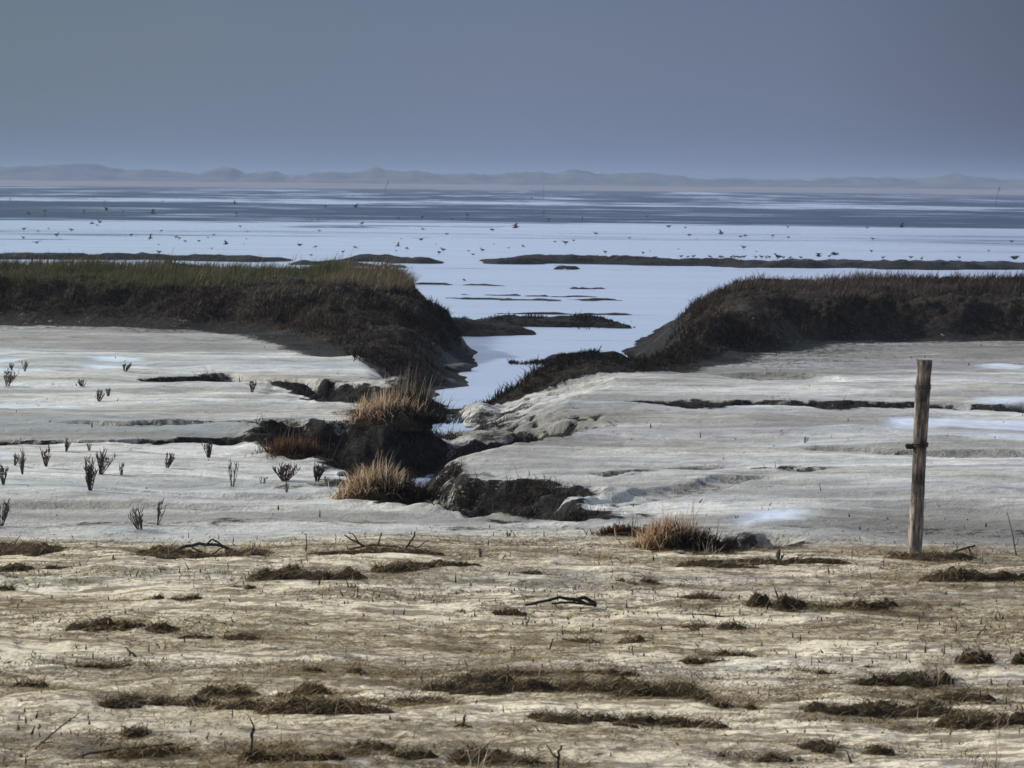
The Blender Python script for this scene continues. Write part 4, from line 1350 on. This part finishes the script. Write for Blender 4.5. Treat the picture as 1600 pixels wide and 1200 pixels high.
stick('driftwood', 'bent forked stick with one arm pointing up, back of the middle sand', 'branch', 636, 862,
      [[(-8, 0, 0, 2.4), (2, 10, 0, 2.2), (8, 20, 0, 1.8), (12, 31, 0, 1.4)], [(2, 9, 0, 1.6), (16, 6, 0.03, 1.2), (34, 18, 0.03, 0.8)], [(-8, 2, 0, 2), (-30, 3, 0, 1.6), (-44, 0, 0, 1.2)]])
stick('driftwood', 'arched black bough lying on the middle sand', 'branch', 872, 947,
      [[(-52, 1, 0, 2.4), (-22, 7, 0, 2.8), (2, 14, 0, 3.2), (30, 9, 0, 3.6), (60, 1, 0, 3.4)], [(24, 9, 0, 2.6), (42, 13, 0.03, 4.0), (58, 3, 0.05, 3.2)], [(-10, 2, 0.06, 2), (20, 4, 0.06, 2.4), (40, 2, 0.05, 2)]], col=(0.03, 0.026, 0.022))
stick('twig', 'small dark hooked twig on the left sand below the black turf mat', 'twig', 204, 1026,
      [[(-9, 14, 0, 1.2), (-2, 8, 0, 1.8), (6, 2, 0, 2.2), (10, 0, 0, 1.6)], [(0, 6, 0, 1.8), (-3, 0, 0, 1.2)]])
stick('twig', 'upright dark twig with a knobbed head at the bottom left', 'twig', 393, 1192,
      [[(2, -4, 0, 2.4), (0, 14, 0, 2.2), (1, 34, 0, 2.2), (0, 44, 0, 3.6), (3, 56, 0, 1.6)], [(0, 40, 0, 1.8), (5, 52, 0, 1.3)]], col=(0.045, 0.04, 0.045))
stick('twig', 'forked upright dark twig at the bottom centre', 'twig', 872, 1199,
      [[(0, -6, 0, 2.6), (0, 14, 0, 2.6), (3, 34, 0, 2.0)], [(0, 15, 0, 2), (-12, 24, 0, 1.5), (-18, 36, 0, 0.9)], [(0, 12, 0, 1.4), (-6, 20, 0.02, 0.9)]], col=(0.045, 0.04, 0.042))
stick('stick', 'long thin grey stick slanting up from the bottom left corner', 'stick', 76, 1168,
      [[(-42, -22, -0.06, 1.7), (-10, 8, 0, 1.8), (15, 28, 0.05, 1.5), (42, 48, 0.1, 1.0)], [(-10, 8, 0, 1.2), (6, 6, 0.02, 0.8)]], col=(0.10, 0.09, 0.08))
stick('stick', 'long black stick lying flat at the bottom left', 'stick', 165, 1184,
      [[(-120, -14, 0, 2.0), (-40, 2, 0.02, 2.3), (20, 10, 0.05, 2.6), (100, 16, 0.08, 1.8)]])
stick('twig', 'short dark stub of twig standing on the centre front sand', 'twig', 725, 1136,
      [[(-2, 0, 0, 2.2), (0, 12, 0, 2.6), (1, 20, 0, 1.4)], [(-16, 1, 0, 1.6), (0, 3, 0, 2), (12, 1, 0, 1.6)]])
stick('twig', 'low dark branched twig right of the post foot', 'twig', 1505, 868,
      [[(-18, 4, 0, 1.6), (0, 10, 0, 2.0), (18, 16, 0, 1.8)], [(8, 12, 0, 1.8), (14, 0, 0, 1.4)]])
stick('twig', 'tall thin reddish twig near the right edge behind the sand', 'twig', 1586, 868,
      [[(2, 0, 0, 1.4), (-4, 30, 0, 1.1), (-14, 68, 0, 0.6)], [(0, 14, 0, 0.8), (6, 28, 0, 0.5)]], col=(0.12, 0.07, 0.06))
stick('twig', 'thin upright twig on the wrack line between the driftwood arch and fan', 'twig', 478, 862,
      [[(0, 0, 0, 1.6), (1, 14, 0, 1.2), (0, 28, 0, 0.8)]])

# pale standing bents
BENTS = [
    (1462, 1068, 80, 62, 24, 'tall pale spray of dry bents leaning over a dark mat, right'),
    (1545, 1204, 110, 90, 16, 'pale splayed dry bents at the bottom right corner'),
    (790, 958, 40, 34, 7, 'three or so pale stalks on the dark mat before the black bough'),
    (942, 872, 60, 40, 22, 'pinkish dry bents left of the nearest orange tussock'),
    (905, 1128, 70, 44, 7, 'pale bents sprouting from the black mat in the centre front'),
    (745, 1204, 60, 50, 9, 'pale bents at the bottom edge left of the forked twig'),
    (412, 1064, 30, 40, 6, 'a few pale bents standing on the left sand'),
    (1105, 868, 80, 30, 12, 'short bents on the rim by the shadow-dark hollow'),
]
for (px, py, ww, hh, nn, lb) in BENTS:
    p = foot(px, min(py, 1199))
    s = m_per_px(p)
    t = thing('dry_bents', lb, 'dry grass', p, 0, 'pale dry bents on the sand')
    n = nn
    x = RNG.normal(0, ww * s * 0.12, n)
    y = RNG.normal(0, 0.03, n)
    lx = np.clip(RNG.normal(0.18, 0.35, n), -0.9, 0.9)
    blade_obj('stalk', [blades(np.stack([x, y, np.full(n, -0.004)], 1), RNG.uniform(0.5, 1.15, n) * hh * s, np.where(lx > 0, 0.0, np.pi) + RNG.normal(0, 0.4, n), np.abs(lx), 0.0038,
                               palette(n, [(0.62, 0.52, 0.42), (0.55, 0.45, 0.35), (0.48, 0.38, 0.27)], 0.15), 0.55, 5)], M_DRY, t)
    k = int(n * 2.2)
    x = RNG.normal(0, ww * s * 0.16, k)
    y = RNG.normal(0, 0.04, k)
    blade_obj('leaf', [blades(np.stack([x, y, np.full(k, -0.004)], 1), RNG.uniform(0.15, 0.5, k) * hh * s, RNG.uniform(0, 6.28, k), RNG.uniform(0.2, 1.0, k), 0.004, palette(k, STRAW + LIT), 0.5, 3)], M_DRY, t)


# shells and clay lumps
def lump(name, label, cat, p, rx, ry, rz, mat, group=None, seed=0, amp=0.25, flat=0.35, yaw=0.0):
    n, mm = 20, 12
    co, fa = [], []
    for i in range(mm + 1):
        ph = math.pi * i / mm
        for j in range(n):
            a = 2 * math.pi * j / n
            d = Vector((math.sin(ph) * math.cos(a), math.sin(ph) * math.sin(a), math.cos(ph)))
            k = 1 + amp * float(fbm(np.array([d.x * 1.3 + seed + d.z]), np.array([d.y * 1.3 - seed + d.z * 0.7]), 1.4, 3, seed)[0])
            co.append((d.x * rx * k, d.y * ry * k, max(d.z, -flat) * rz * k))
    for i in range(mm):
        for j in range(n):
            fa.append((i * n + j, i * n + (j + 1) % n, (i + 1) * n + (j + 1) % n, (i + 1) * n + j))
    o = link(name, mesh_np(name, np.array(co), np.array(fa), None, None, True), mat)
    o.location = p
    o.rotation_euler = (0, 0, yaw)
    return tag(o, label, cat, group)


for (px, py, r, lb) in ((398, 917, 3.0, 'white shell at the left end of a thin brown mat'), (82, 845, 4.5, 'white shell scrap on the left wrack line'), (655, 1092, 3.2, 'white shell beside the long dark mat in the centre'),
                        (1112, 871, 4.2, 'white shell scrap beside the shadow-dark hollow'), (1395, 967, 2.6, 'pale shell on the sand below the post'), (452, 880, 3.0, 'pale shell near the long brown wrack streak')):
    p = foot(px, py)
    s = m_per_px(p)
    b = MB()
    # a small cockle valve: ribbed shallow cup lying open side down
    nr, na = 7, 15
    for i in range(nr):
        ph = (i + 0.3) / nr * math.pi / 2
        for j in range(na):
            a = -2.2 + 4.4 * j / (na - 1)
            rib = 1 + 0.07 * (j % 2)
            rad = r * s * math.sin(ph) * rib
            b.v.append((rad * math.sin(a), rad * math.cos(a) * 0.85, r * s * 0.75 * math.cos(ph) * rib))
            b.c.append((0.7, 0.68, 0.63))
    for i in range(nr - 1):
        for j in range(na - 1):
            k = i * na + j
            b.f.append((k, k + na, k + na + 1, k + 1))
    b.tube([(-0.35 * r * s, -0.3 * r * s, r * s * 0.3), (0, -0.42 * r * s, r * s * 0.55), (0.35 * r * s, -0.3 * r * s, r * s * 0.3)], [0.1 * r * s, 0.24 * r * s, 0.1 * r * s], 6, (0.7, 0.68, 0.63))
    o = link('shell', b.mesh('shell'), M_SHELL)
    o.location = p
    o.rotation_euler = (0.1, 0.05, random.uniform(0, 6))
    tag(o, lb, 'shell', 'shells on the sand')

CL = 'slumped lumps of dark clay along the creek'
for (px, py, zz, rx, ry, rz, lb, sd) in (
        (713, 551, None, 0.19, 0.4, 0.24, 'rounded dark turf lump overhanging the creek from the left bank', 3),
        (712, 578, None, 0.26, 0.3, 0.10, 'low flat dark shelf below the overhanging lump', 5),
        (694, 603, None, 0.20, 0.35, 0.10, 'grey-black rounded clay lobe at the tip of the left creek bank', 8)):
    p = foot(px, py)
    lump('clay_lump', lb, 'clay lump', p, rx, ry, rz, M_STONE, CL, sd)


# far poles standing in the flats
def pole(name, label, px, py, hpx, r, lean, top, z=WZ):
    p = Vector(at(px, py, z))
    s = m_per_px(p)
    t = thing(name, label, 'pole', p, 0, 'poles standing in the far flats')
    b = MB()
    hh = hpx * s
    b.tube([(0, 0, -0.3), (lean * s * 0.4, 0, hh * 0.5), (lean * s, 0, hh)], [r, r * 0.85, r * 0.7], 8, (0.05, 0.045, 0.045))
    link('shaft', b.mesh('shaft'), M_TWIG, t)
    if top:
        b = MB()
        for k in range(9):
            a = k * 0.7
            b.tube([(lean * s, 0, hh * 0.72 + k * hh * 0.03), (lean * s + math.cos(a) * top, math.sin(a) * top, hh * 0.80 + k * hh * 0.03)], [r * 0.7, r * 0.3], 5, (0.05, 0.045, 0.045))
        link('brush_head', b.mesh('brush_head'), M_TWIG, t)


pole('channel_pole', 'tall far pole with a brushwood head, left of centre against the dunes', 600, 306, 24, 0.04, 6, 0.25)
pole('channel_pole', 'thin bare far pole right of centre against the dunes', 849, 311, 24, 0.035, 0, 0)
pole('channel_pole', 'dark far pole near the right edge against the dunes', 1556, 318, 26, 0.045, 5, 0.25)
pole('stake', 'short dark stake standing in the bright water beyond the left bank', 613, 433, 8, 0.045, 0, 0)


# birds
def bird_mesh(pose):
    b = MB()
    D = (0.045, 0.04, 0.038)
    G = (0.11, 0.10, 0.095)
    W = (0.30, 0.29, 0.28)
    K = (0.02, 0.016, 0.014)
    if pose in ('stand', 'feed', 'rest'):
        bz = 0.17 if pose != 'rest' else 0.10
        up = {'stand': (0.10, 0.10), 'feed': (0.12, -0.07), 'rest': (0.05, 0.05)}[pose]
        pts = [(-0.19, 0, bz + 0.035), (-0.15, 0, bz + 0.035), (-0.09, 0, bz + 0.02), (0.0, 0, bz), (0.07, 0, bz + 0.02), (0.10, 0, bz + 0.05 * (1 if up[1] > 0 else -0.4)),
               (0.10 + up[0] * 0.35, 0, bz + up[1] * 0.8), (0.10 + up[0] * 0.6, 0, bz + up[1]), (0.10 + up[0] * 0.9, 0, bz + up[1] * 1.05)]
        rad = [0.006, 0.022, 0.05, 0.068, 0.055, 0.034, 0.028, 0.034, 0.016]
        b.tube(pts, rad, 9, lambda t: W if False else (G if 0.2 < t < 0.5 else D))
        e = pts[-1]
        dn = -0.02 if pose != 'feed' else -0.08
        b.tube([e, (e[0] + 0.05, 0, e[2] + dn * 0.5), (e[0] + 0.085, 0, e[2] + dn * 1.2)], [0.010, 0.006, 0.002], 5, K)
        if pose != 'rest':
            for sgn in (-1, 1):
                b.tube([(0.0, 0.025 * sgn, bz - 0.04), (0.012, 0.027 * sgn, bz - 0.10), (0.0, 0.027 * sgn, 0.0), ], [0.012, 0.007, 0.006], 5, K)
                b.tube([(-0.01, 0.027 * sgn, 0.004), (0.03, 0.027 * sgn, 0.003)], [0.007, 0.004], 4, K)
        for sgn in (-1, 1):     # folded wings
            b.tube([(0.06, 0.05 * sgn, bz + 0.025), (-0.03, 0.062 * sgn, bz + 0.03), (-0.12, 0.035 * sgn, bz + 0.035), (-0.21, 0.012 * sgn, bz + 0.04)], [0.012, 0.026, 0.02, 0.004], 6, D)
    else:
        pts = [(-0.20, 0, 0.0), (-0.14, 0, 0.0), (-0.07, 0, 0.0), (0.02, 0, 0.0), (0.10, 0, 0.012), (0.15, 0, 0.02), (0.185, 0, 0.02)]
        b.tube(pts, [0.030, 0.034, 0.05, 0.06, 0.045, 0.034, 0.014], 9, lambda t: G if t < 0.5 else D)
        b.tube([(0.185, 0, 0.02), (0.225, 0, 0.015), (0.25, 0, 0.010)], [0.011, 0.007, 0.002], 5, K)
        lift = 0.16 if pose == 'flap' else 0.05
        for sgn in (-1, 1):
            prof = [(0.06, -0.06, 0.0, 0.03), (0.075, -0.07, 0.14, 0.03 + lift * 0.8), (0.06, -0.05, 0.27, 0.03 + lift * 1.0), (0.00, -0.05, 0.40, 0.03 + lift * 0.85), (-0.06, -0.075, 0.50, 0.03 + lift * 0.6)]
            for k in range(len(prof) - 1):
                x0, x1, yy, zz = prof[k]
                u0, u1, vv, ww = prof[k + 1]
                th = 0.008
                A = [(x0, yy * sgn, zz), (x1, yy * sgn, zz - 0.005), (u1, vv * sgn, ww - 0.005), (u0, vv * sgn, ww)]
                B = [(q[0], q[1], q[2] + th) for q in A]
                b.quad(*A, G)
                b.quad(*B[::-1], D)
                b.quad(A[0], A[3], B[3], B[0], D)
                b.quad(A[1], B[1], B[2], A[2], D)
    return b.mesh('bird_' + pose)


BM = {k: bird_mesh(k) for k in ('stand', 'feed', 'rest', 'flap', 'glide')}
for me in BM.values():
    me.materials.append(M_BIRD)
PO = {'s': 'stand', 'f': 'feed', 'r': 'rest', 'w': 'flap', 'g': 'glide'}
FAR = 'tiny dark bird speck on the grey slick water toward the far shore'
MIDB = 'small dark wader on the pale belt of water behind the mud bars'
FLOCK = 'small wader in the feeding row along the back of the long right mud bar'
FAINT = 'faint small bird low over the pale water beyond the banks'
BIRDS = [
    (37, 361, 's', 1.3, 'plump dark bird on the pale water above the leftmost turf, larger of a near pair'), (36, 374, 's', 1.0, 'dark bird directly below the plump one at far left'),
    (59, 363, 'f', 0.9, None), (76, 358, 'r', 0.8, None), (57, 379, 'g', 1.1, 'bird gliding low with spread wings at far left'), (89, 371, 's', 1.5, 'big dark standing bird, third from the left'),
    (95, 375, 'r', 0.7, None), (111, 361, 'r', 1.4, 'round dark resting bird on the belt above the left turf'), (205, 369, 'r', 1.3, 'dark bird with hunched back alone on the pale belt, left'),
    (235, 372, 'w', 1.0, 'bird with one wing raised just left of a pair'), (252, 363, 's', 1.0, 'upright bird above the close pair'), (275, 373, 's', 1.1, 'left bird of the close pair on the left water'),
    (280, 375, 's', 1.1, 'right bird of the close pair on the left water'), (289, 379, 'f', 0.9, 'head-down bird right after the close pair'), (311, 378, 'r', 1.0, 'flat resting bird right of the close pair'),
    (248, 383, 'r', 0.6, None), (334, 369, 's', 0.9, None), (325, 372, 'r', 0.7, None), (353, 381, 'w', 1.1, 'bird taking off with wing up, right of the flat resting one'), (331, 388, 'g', 0.8, None),
    (376, 356, 's', 1.0, 'upright bird on the thin bright belt, left'), (387, 363, 's', 0.7, None), (385, 374, 'r', 0.6, None), (381, 382, 'r', 0.5, None), (249, 398, 's', 1.2, 'bird standing on the left dark mud bar'),
    (156, 347, 'w', 1.4, 'large bird flying with wings spread over the left water'), (152, 354, 's', 0.9, 'bird below the large flying one at left'), (144, 349, 'g', 1.0, 'bird gliding just left of the large flying one'),
    (468, 385, 'r', 1.4, 'dark plump bird above the right end of the left turf'), (493, 388, 'f', 1.0, 'smaller bird right of the dark plump one'), (555, 389, 'f', 1.0, 'single bird above the straw tip of the left bank'),
    (499, 363, 's', 1.0, 'upright bird on the grey belt left of centre'), (497, 344, 'r', 1.0, 'larger bird of a small cluster on the grey water left of centre'), (487, 345, 'r', 0.7, None), (479, 341, 'r', 0.6, None),
    (622, 384, 'w', 0.9, None), (627, 374, 'r', 0.6, None), (636, 391, 'f', 1.1, 'bird bending to the water just left of a flying one, centre'), (619, 393, 'r', 0.6, None),
    (658, 374, 'g', 1.5, 'big dark bird in flight over the pale water, centre'), (698, 367, 'r', 1.1, 'round dark bird right of the big flying one'),
    (686, 397, 'r', 1.5, 'lower left bird of the touching dark pair, centre'), (692, 394, 's', 1.3, 'upper right bird of the touching dark pair, centre'), (732, 393, 'r', 0.7, None), (753, 394, 's', 1.2, 'standing bird right of the touching dark pair'),
    (739, 399, 'r', 0.9, None), (795, 389, 's', 0.6, None), (681, 382, 'r', 0.5, None), (772, 382, 'r', 0.5, None), (661, 358, 'g', 0.8, None), (769, 359, 'g', 1.0, None), (536, 396, 's', 0.9, None), (486, 400, 'r', 0.8, None),
    (806, 355, 'w', 1.4, 'dark bird flying over the bright belt just right of centre'), (931, 368, 's', 1.3, 'tall dark upright bird on the grey belt right of centre'), (884, 383, 's', 1.5, 'dark bird on the white belt with two smaller ones beside it'),
    (867, 379, 'r', 0.9, 'smaller bird left of the dark one on the white belt'), (896, 377, 'r', 0.9, 'smaller bird right of the dark one on the white belt'), (817, 387, 'f', 1.0, 'lone head-down bird at the left end of the white belt, centre'),
    (984, 373, 'r', 0.9, None), (1077, 369, 'r', 1.3, 'plump dark bird on the grey belt, right of centre'), (1126, 365, 'w', 1.1, 'bird with raised wings right of the plump dark one'),
    (1045, 356, 'r', 1.6, 'long low dark bird shape on the far bright edge, right of centre'), (1071, 357, 'r', 1.0, None), (1089, 374, 'r', 0.7, None), (946, 397, 's', 1.1, 'standing bird above the middle of the long mud bar'),
    (1005, 398, 's', 1.0, 'standing bird right of another above the long mud bar'), (1016, 393, 'r', 0.5, None), (1060, 390, 'r', 0.5, None), (932, 403, 's', 0.9, None), (866, 406, 'r', 1.0, 'bird resting on the left end of the long mud bar'),
    (905, 403, 'g', 1.0, None), (966, 403, 'g', 1.1, None), (1023, 405, 'r', 1.3, 'dark bird sitting on the long mud bar'),
    (1162, 390, 's', 1.3, 'tall dark bird alone above the feeding row'), (1182, 394, 'r', 0.6, None), (1215, 407, 's', 1.8, 'biggest dark bird, perched on the long mud bar at the end of the feeding row'),
    (1207, 371, 's', 1.1, 'left one of two birds on the right grey belt'), (1232, 372, 'r', 1.0, 'right one of two birds on the right grey belt'), (1364, 376, 's', 1.1, 'dark bird on the pale water above another, right'),
    (1362, 395, 's', 1.0, 'bird directly below another on the right white belt'), (1279, 400, 'w', 1.1, 'bird flapping low right of the feeding row'), (1296, 403, 's', 0.9, None), (1304, 397, 'g', 1.6, 'long-winged bird skimming low right of the feeding row'),
    (1581, 379, 'r', 1.3, 'grey bird near the right edge on the pale water'), (1545, 393, 'r', 0.8, None), (1380, 405, 's', 0.9, None), (1424, 405, 's', 1.0, None), (1440, 407, 's', 1.0, None), (1499, 405, 's', 0.9, None),
    (1409, 354, 'w', 1.2, 'bird flying over the far grey water at right'), (725, 440, 'f', 0.7, 'tiny bird feeding on the bright water seen through the gap'), (619, 443, 'r', 0.8, 'small dark bird beside the short stake'),
    (1586, 407, 'r', 2.2, 'dark sitting bird on the far right end of the mud bar'),
]
for x in (1064, 1075, 1083, 1109, 1125, 1129, 1143, 1148, 1153, 1158, 1162, 1181, 1190, 1197, 1202, 1225, 1235, 1251):
    BIRDS.append((x, 403.5 + (x - 1064) * 0.008, random.choice('sfsf'), random.uniform(0.8, 1.05), 'FLOCK'))
for (x, y) in ((164, 316), (144, 309), (181, 309), (228, 304), (276, 311), (254, 316), (367, 318), (32, 306), (16, 313), (23, 304), (56, 305), (131, 331), (166, 328), (192, 333), (239, 333), (370, 335), (70, 333), (45, 334),
               (623, 341), (566, 352), (570, 307), (552, 307), (556, 323), (509, 323), (682, 306), (752, 311), (817, 316), (849, 335), (857, 344), (831, 311), (706, 344), (660, 342), (730, 338), (1010, 340), (1231, 357), (1355, 358), (1157, 371), (1164, 371), (910, 342)):
    BIRDS.append((x, y, random.choice('srsfw'), random.uniform(0.9, 1.5), 'FAR'))
for i, (px, py, po, sz, lb) in enumerate(BIRDS):
    on_bar = lb and 'mud bar' in lb and ('perched' in lb or 'sitting' in lb or 'resting on' in lb or 'standing on' in lb)
    zb = WZ
    if on_bar:
        p = Vector(at(px, py, WZ + 0.15))
        zb = max(WZ, float(ground_z(p.x, p.y)[0]))
    p = Vector(at(px, py, zb))
    d = p.y
    # waders to gull size: the far belts hold the larger birds
    k = 0.50 * sz * (1.0 if d < 130 else min(2.1, (d / 130) ** 0.45))
    if po in 'wg':
        lift = 0.35 if d < 160 else 0.8
        zb = WZ + lift
        p = Vector(at(px, py, zb))
    o = bpy.data.objects.new('wading_bird' if po not in 'wg' else 'flying_bird', BM[PO[po]])
    COL.objects.link(o)
    o.location = p + Vector((0, 0, -0.004 if po not in 'wg' else 0))
    o.scale = (k, k, k)
    yaw = random.choice((0, math.pi)) + random.gauss(0, 0.5)
    o.rotation_euler = (random.gauss(0, 0.25) if po in 'wg' else 0, random.gauss(0, 0.08), yaw + (math.pi / 2 if po == 'g' and random.random() < 0.4 else 0))
    if lb == 'FLOCK':
        tag(o, FLOCK, 'bird', 'waders feeding behind the long mud bar')
    elif lb == 'FAR':
        tag(o, FAR, 'bird', 'far specks of birds on the flats')
    elif lb is None:
        if po in 'wg':
            tag(o, FAINT, 'bird', 'faint birds low over the water')
        else:
            tag(o, MIDB, 'bird', 'birds on the pale belts of water')
    else:
        tag(o, lb, 'bird', 'birds out on the tidal flats')

# ------------------------------------------------------------------ sky, sun, air
SUN_AZ = -64.0        # left of straight ahead
SUN_EL = 30.0
w = bpy.data.worlds.new('World')
sc.world = w
w.use_nodes = True
nt = w.node_tree
nt.nodes.clear()
outw = nt.nodes.new('ShaderNodeOutputWorld')
bg = nt.nodes.new('ShaderNodeBackground')
bg.inputs['Strength'].default_value = 0.1
sky = nt.nodes.new('ShaderNodeTexSky')
sky.sky_type = 'NISHITA'
sky.sun_disc = False
sky.sun_elevation = R(SUN_EL)
sky.sun_rotation = R(SUN_AZ)
sky.air_density = 1.0
sky.dust_density = 3.0
sky.ozone_density = 1.5
tc = nt.nodes.new('ShaderNodeTexCoord')
sep = nt.nodes.new('ShaderNodeSeparateXYZ')
nt.links.new(tc.outputs['Generated'], sep.inputs[0])
# low grey murk over the sea; unseen sky above brightened to light the water
rp = nt.nodes.new('ShaderNodeValToRGB')
els = rp.color_ramp.elements
STOPS = [(0.0, (1.24, 1.60, 2.46)), (0.025, (1.16, 1.54, 2.44)), (0.068, (0.86, 1.24, 2.10)), (0.10, (5.4, 6.6, 9.4)), (0.17, (10.4, 12.0, 15.4)), (0.5, (9.0, 10.2, 12.6)), (1.0, (7.0, 7.9, 9.8))]
while len(els) < len(STOPS):
    els.new(0.5)
for e, (p_, c_) in zip(els, STOPS):
    e.position = p_
    e.color = (*c_, 1)
nt.links.new(sep.outputs['Z'], rp.inputs[0])
# murk tinted greener on the left; lens vignette put into the darker right
rx = nt.nodes.new('ShaderNodeValToRGB')
els = rx.color_ramp.elements
XS = [(0.0, (1.0, 1.0, 0.9)), (0.40, (0.78, 0.90, 0.78)), (0.44, (0.9, 0.97, 0.88)), (0.5, (1.0, 1.0, 1.0)), (0.55, (0.93, 0.90, 0.92)), (0.585, (0.58, 0.55, 0.59)), (0.62, (0.56, 0.54, 0.58)), (1.0, (0.66, 0.66, 0.7))]
while len(els) < len(XS):
    els.new(0.5)
for e, (p_, c_) in zip(els, XS):
    e.position = p_
    e.color = (*c_, 1)
mad = nt.nodes.new('ShaderNodeMath')
mad.operation = 'MULTIPLY_ADD'
nt.links.new(sep.outputs['X'], mad.inputs[0])
mad.inputs[1].default_value = 0.5
mad.inputs[2].default_value = 0.5
nt.links.new(mad.outputs[0], rx.inputs[0])
mul = nt.nodes.new('ShaderNodeMix')
mul.data_type = 'RGBA'
mul.blend_type = 'MULTIPLY'
mul.inputs[0].default_value = 1.0
nt.links.new(rp.outputs[0], mul.inputs[6])
ry = nt.nodes.new('ShaderNodeMapRange')
nt.links.new(sep.outputs['Y'], ry.inputs[0])
for i_, v_ in ((1, -0.7), (2, 0.6), (3, 0.42), (4, 1.0)):
    ry.inputs[i_].default_value = v_
vs = nt.nodes.new('ShaderNodeVectorMath')
vs.operation = 'SCALE'
nt.links.new(rx.outputs[0], vs.inputs[0])
nt.links.new(ry.outputs[0], vs.inputs['Scale'])
nt.links.new(vs.outputs[0], mul.inputs[7])
mx = nt.nodes.new('ShaderNodeMix')
mx.data_type = 'RGBA'
mx.inputs[0].default_value = 0.88
nt.links.new(sky.outputs[0], mx.inputs[6])
nt.links.new(mul.outputs[2], mx.inputs[7])
nt.links.new(mx.outputs[2], bg.inputs['Color'])
nt.links.new(bg.outputs[0], outw.inputs['Surface'])

sd = bpy.data.lights.new('sun', 'SUN')
sd.energy = 4.9
sd.angle = R(0.8)
sd.color = (1.0, 0.93, 0.82)
so = bpy.data.objects.new('sun', sd)
COL.objects.link(so)
az, el = R(SUN_AZ), R(SUN_EL)
dirv = Vector((math.sin(az) * math.cos(el), math.cos(az) * math.cos(el), math.sin(el)))
so.rotation_euler = (-dirv).to_track_quat('-Z', 'Y').to_euler()

hz = bpy.data.materials.new('air')
hz.use_nodes = True
ht = hz.node_tree
ht.nodes.clear()
ho = ht.nodes.new('ShaderNodeOutputMaterial')
pv = ht.nodes.new('ShaderNodeVolumePrincipled')
pv.inputs['Color'].default_value = (0.31, 0.40, 0.57, 1)
pv.inputs['Density'].default_value = 0.00044
pv.inputs['Anisotropy'].default_value = 0.0
ht.links.new(pv.outputs[0], ho.inputs['Volume'])
x0, x1, y0, y1, z0, z1 = -3000, 3000, -100, 3000, -2.2, 15.0
hv = [(x, y, z) for x in (x0, x1) for y in (y0, y1) for z in (z0, z1)]
hf = [(0, 1, 3, 2), (4, 6, 7, 5), (0, 4, 5, 1), (2, 3, 7, 6), (0, 2, 6, 4), (1, 5, 7, 3)]
hm = bpy.data.meshes.new('haze')
hm.from_pydata(hv, [], hf)
hm.update()
tag(link('haze', hm, hz), 'thin blue sea haze over the flats', 'haze', None, 'stuff')

sc.view_settings.view_transform = 'Standard'
sc.view_settings.look = 'None'
sc.view_settings.exposure = 0.24
sc.view_settings.gamma = 1.0
sc.render.film_transparent = False
sc.cycles.use_denoising = True
sc.cycles.max_bounces = 6
sc.cycles.volume_bounces = 1
sc.cycles.filter_width = 1.6
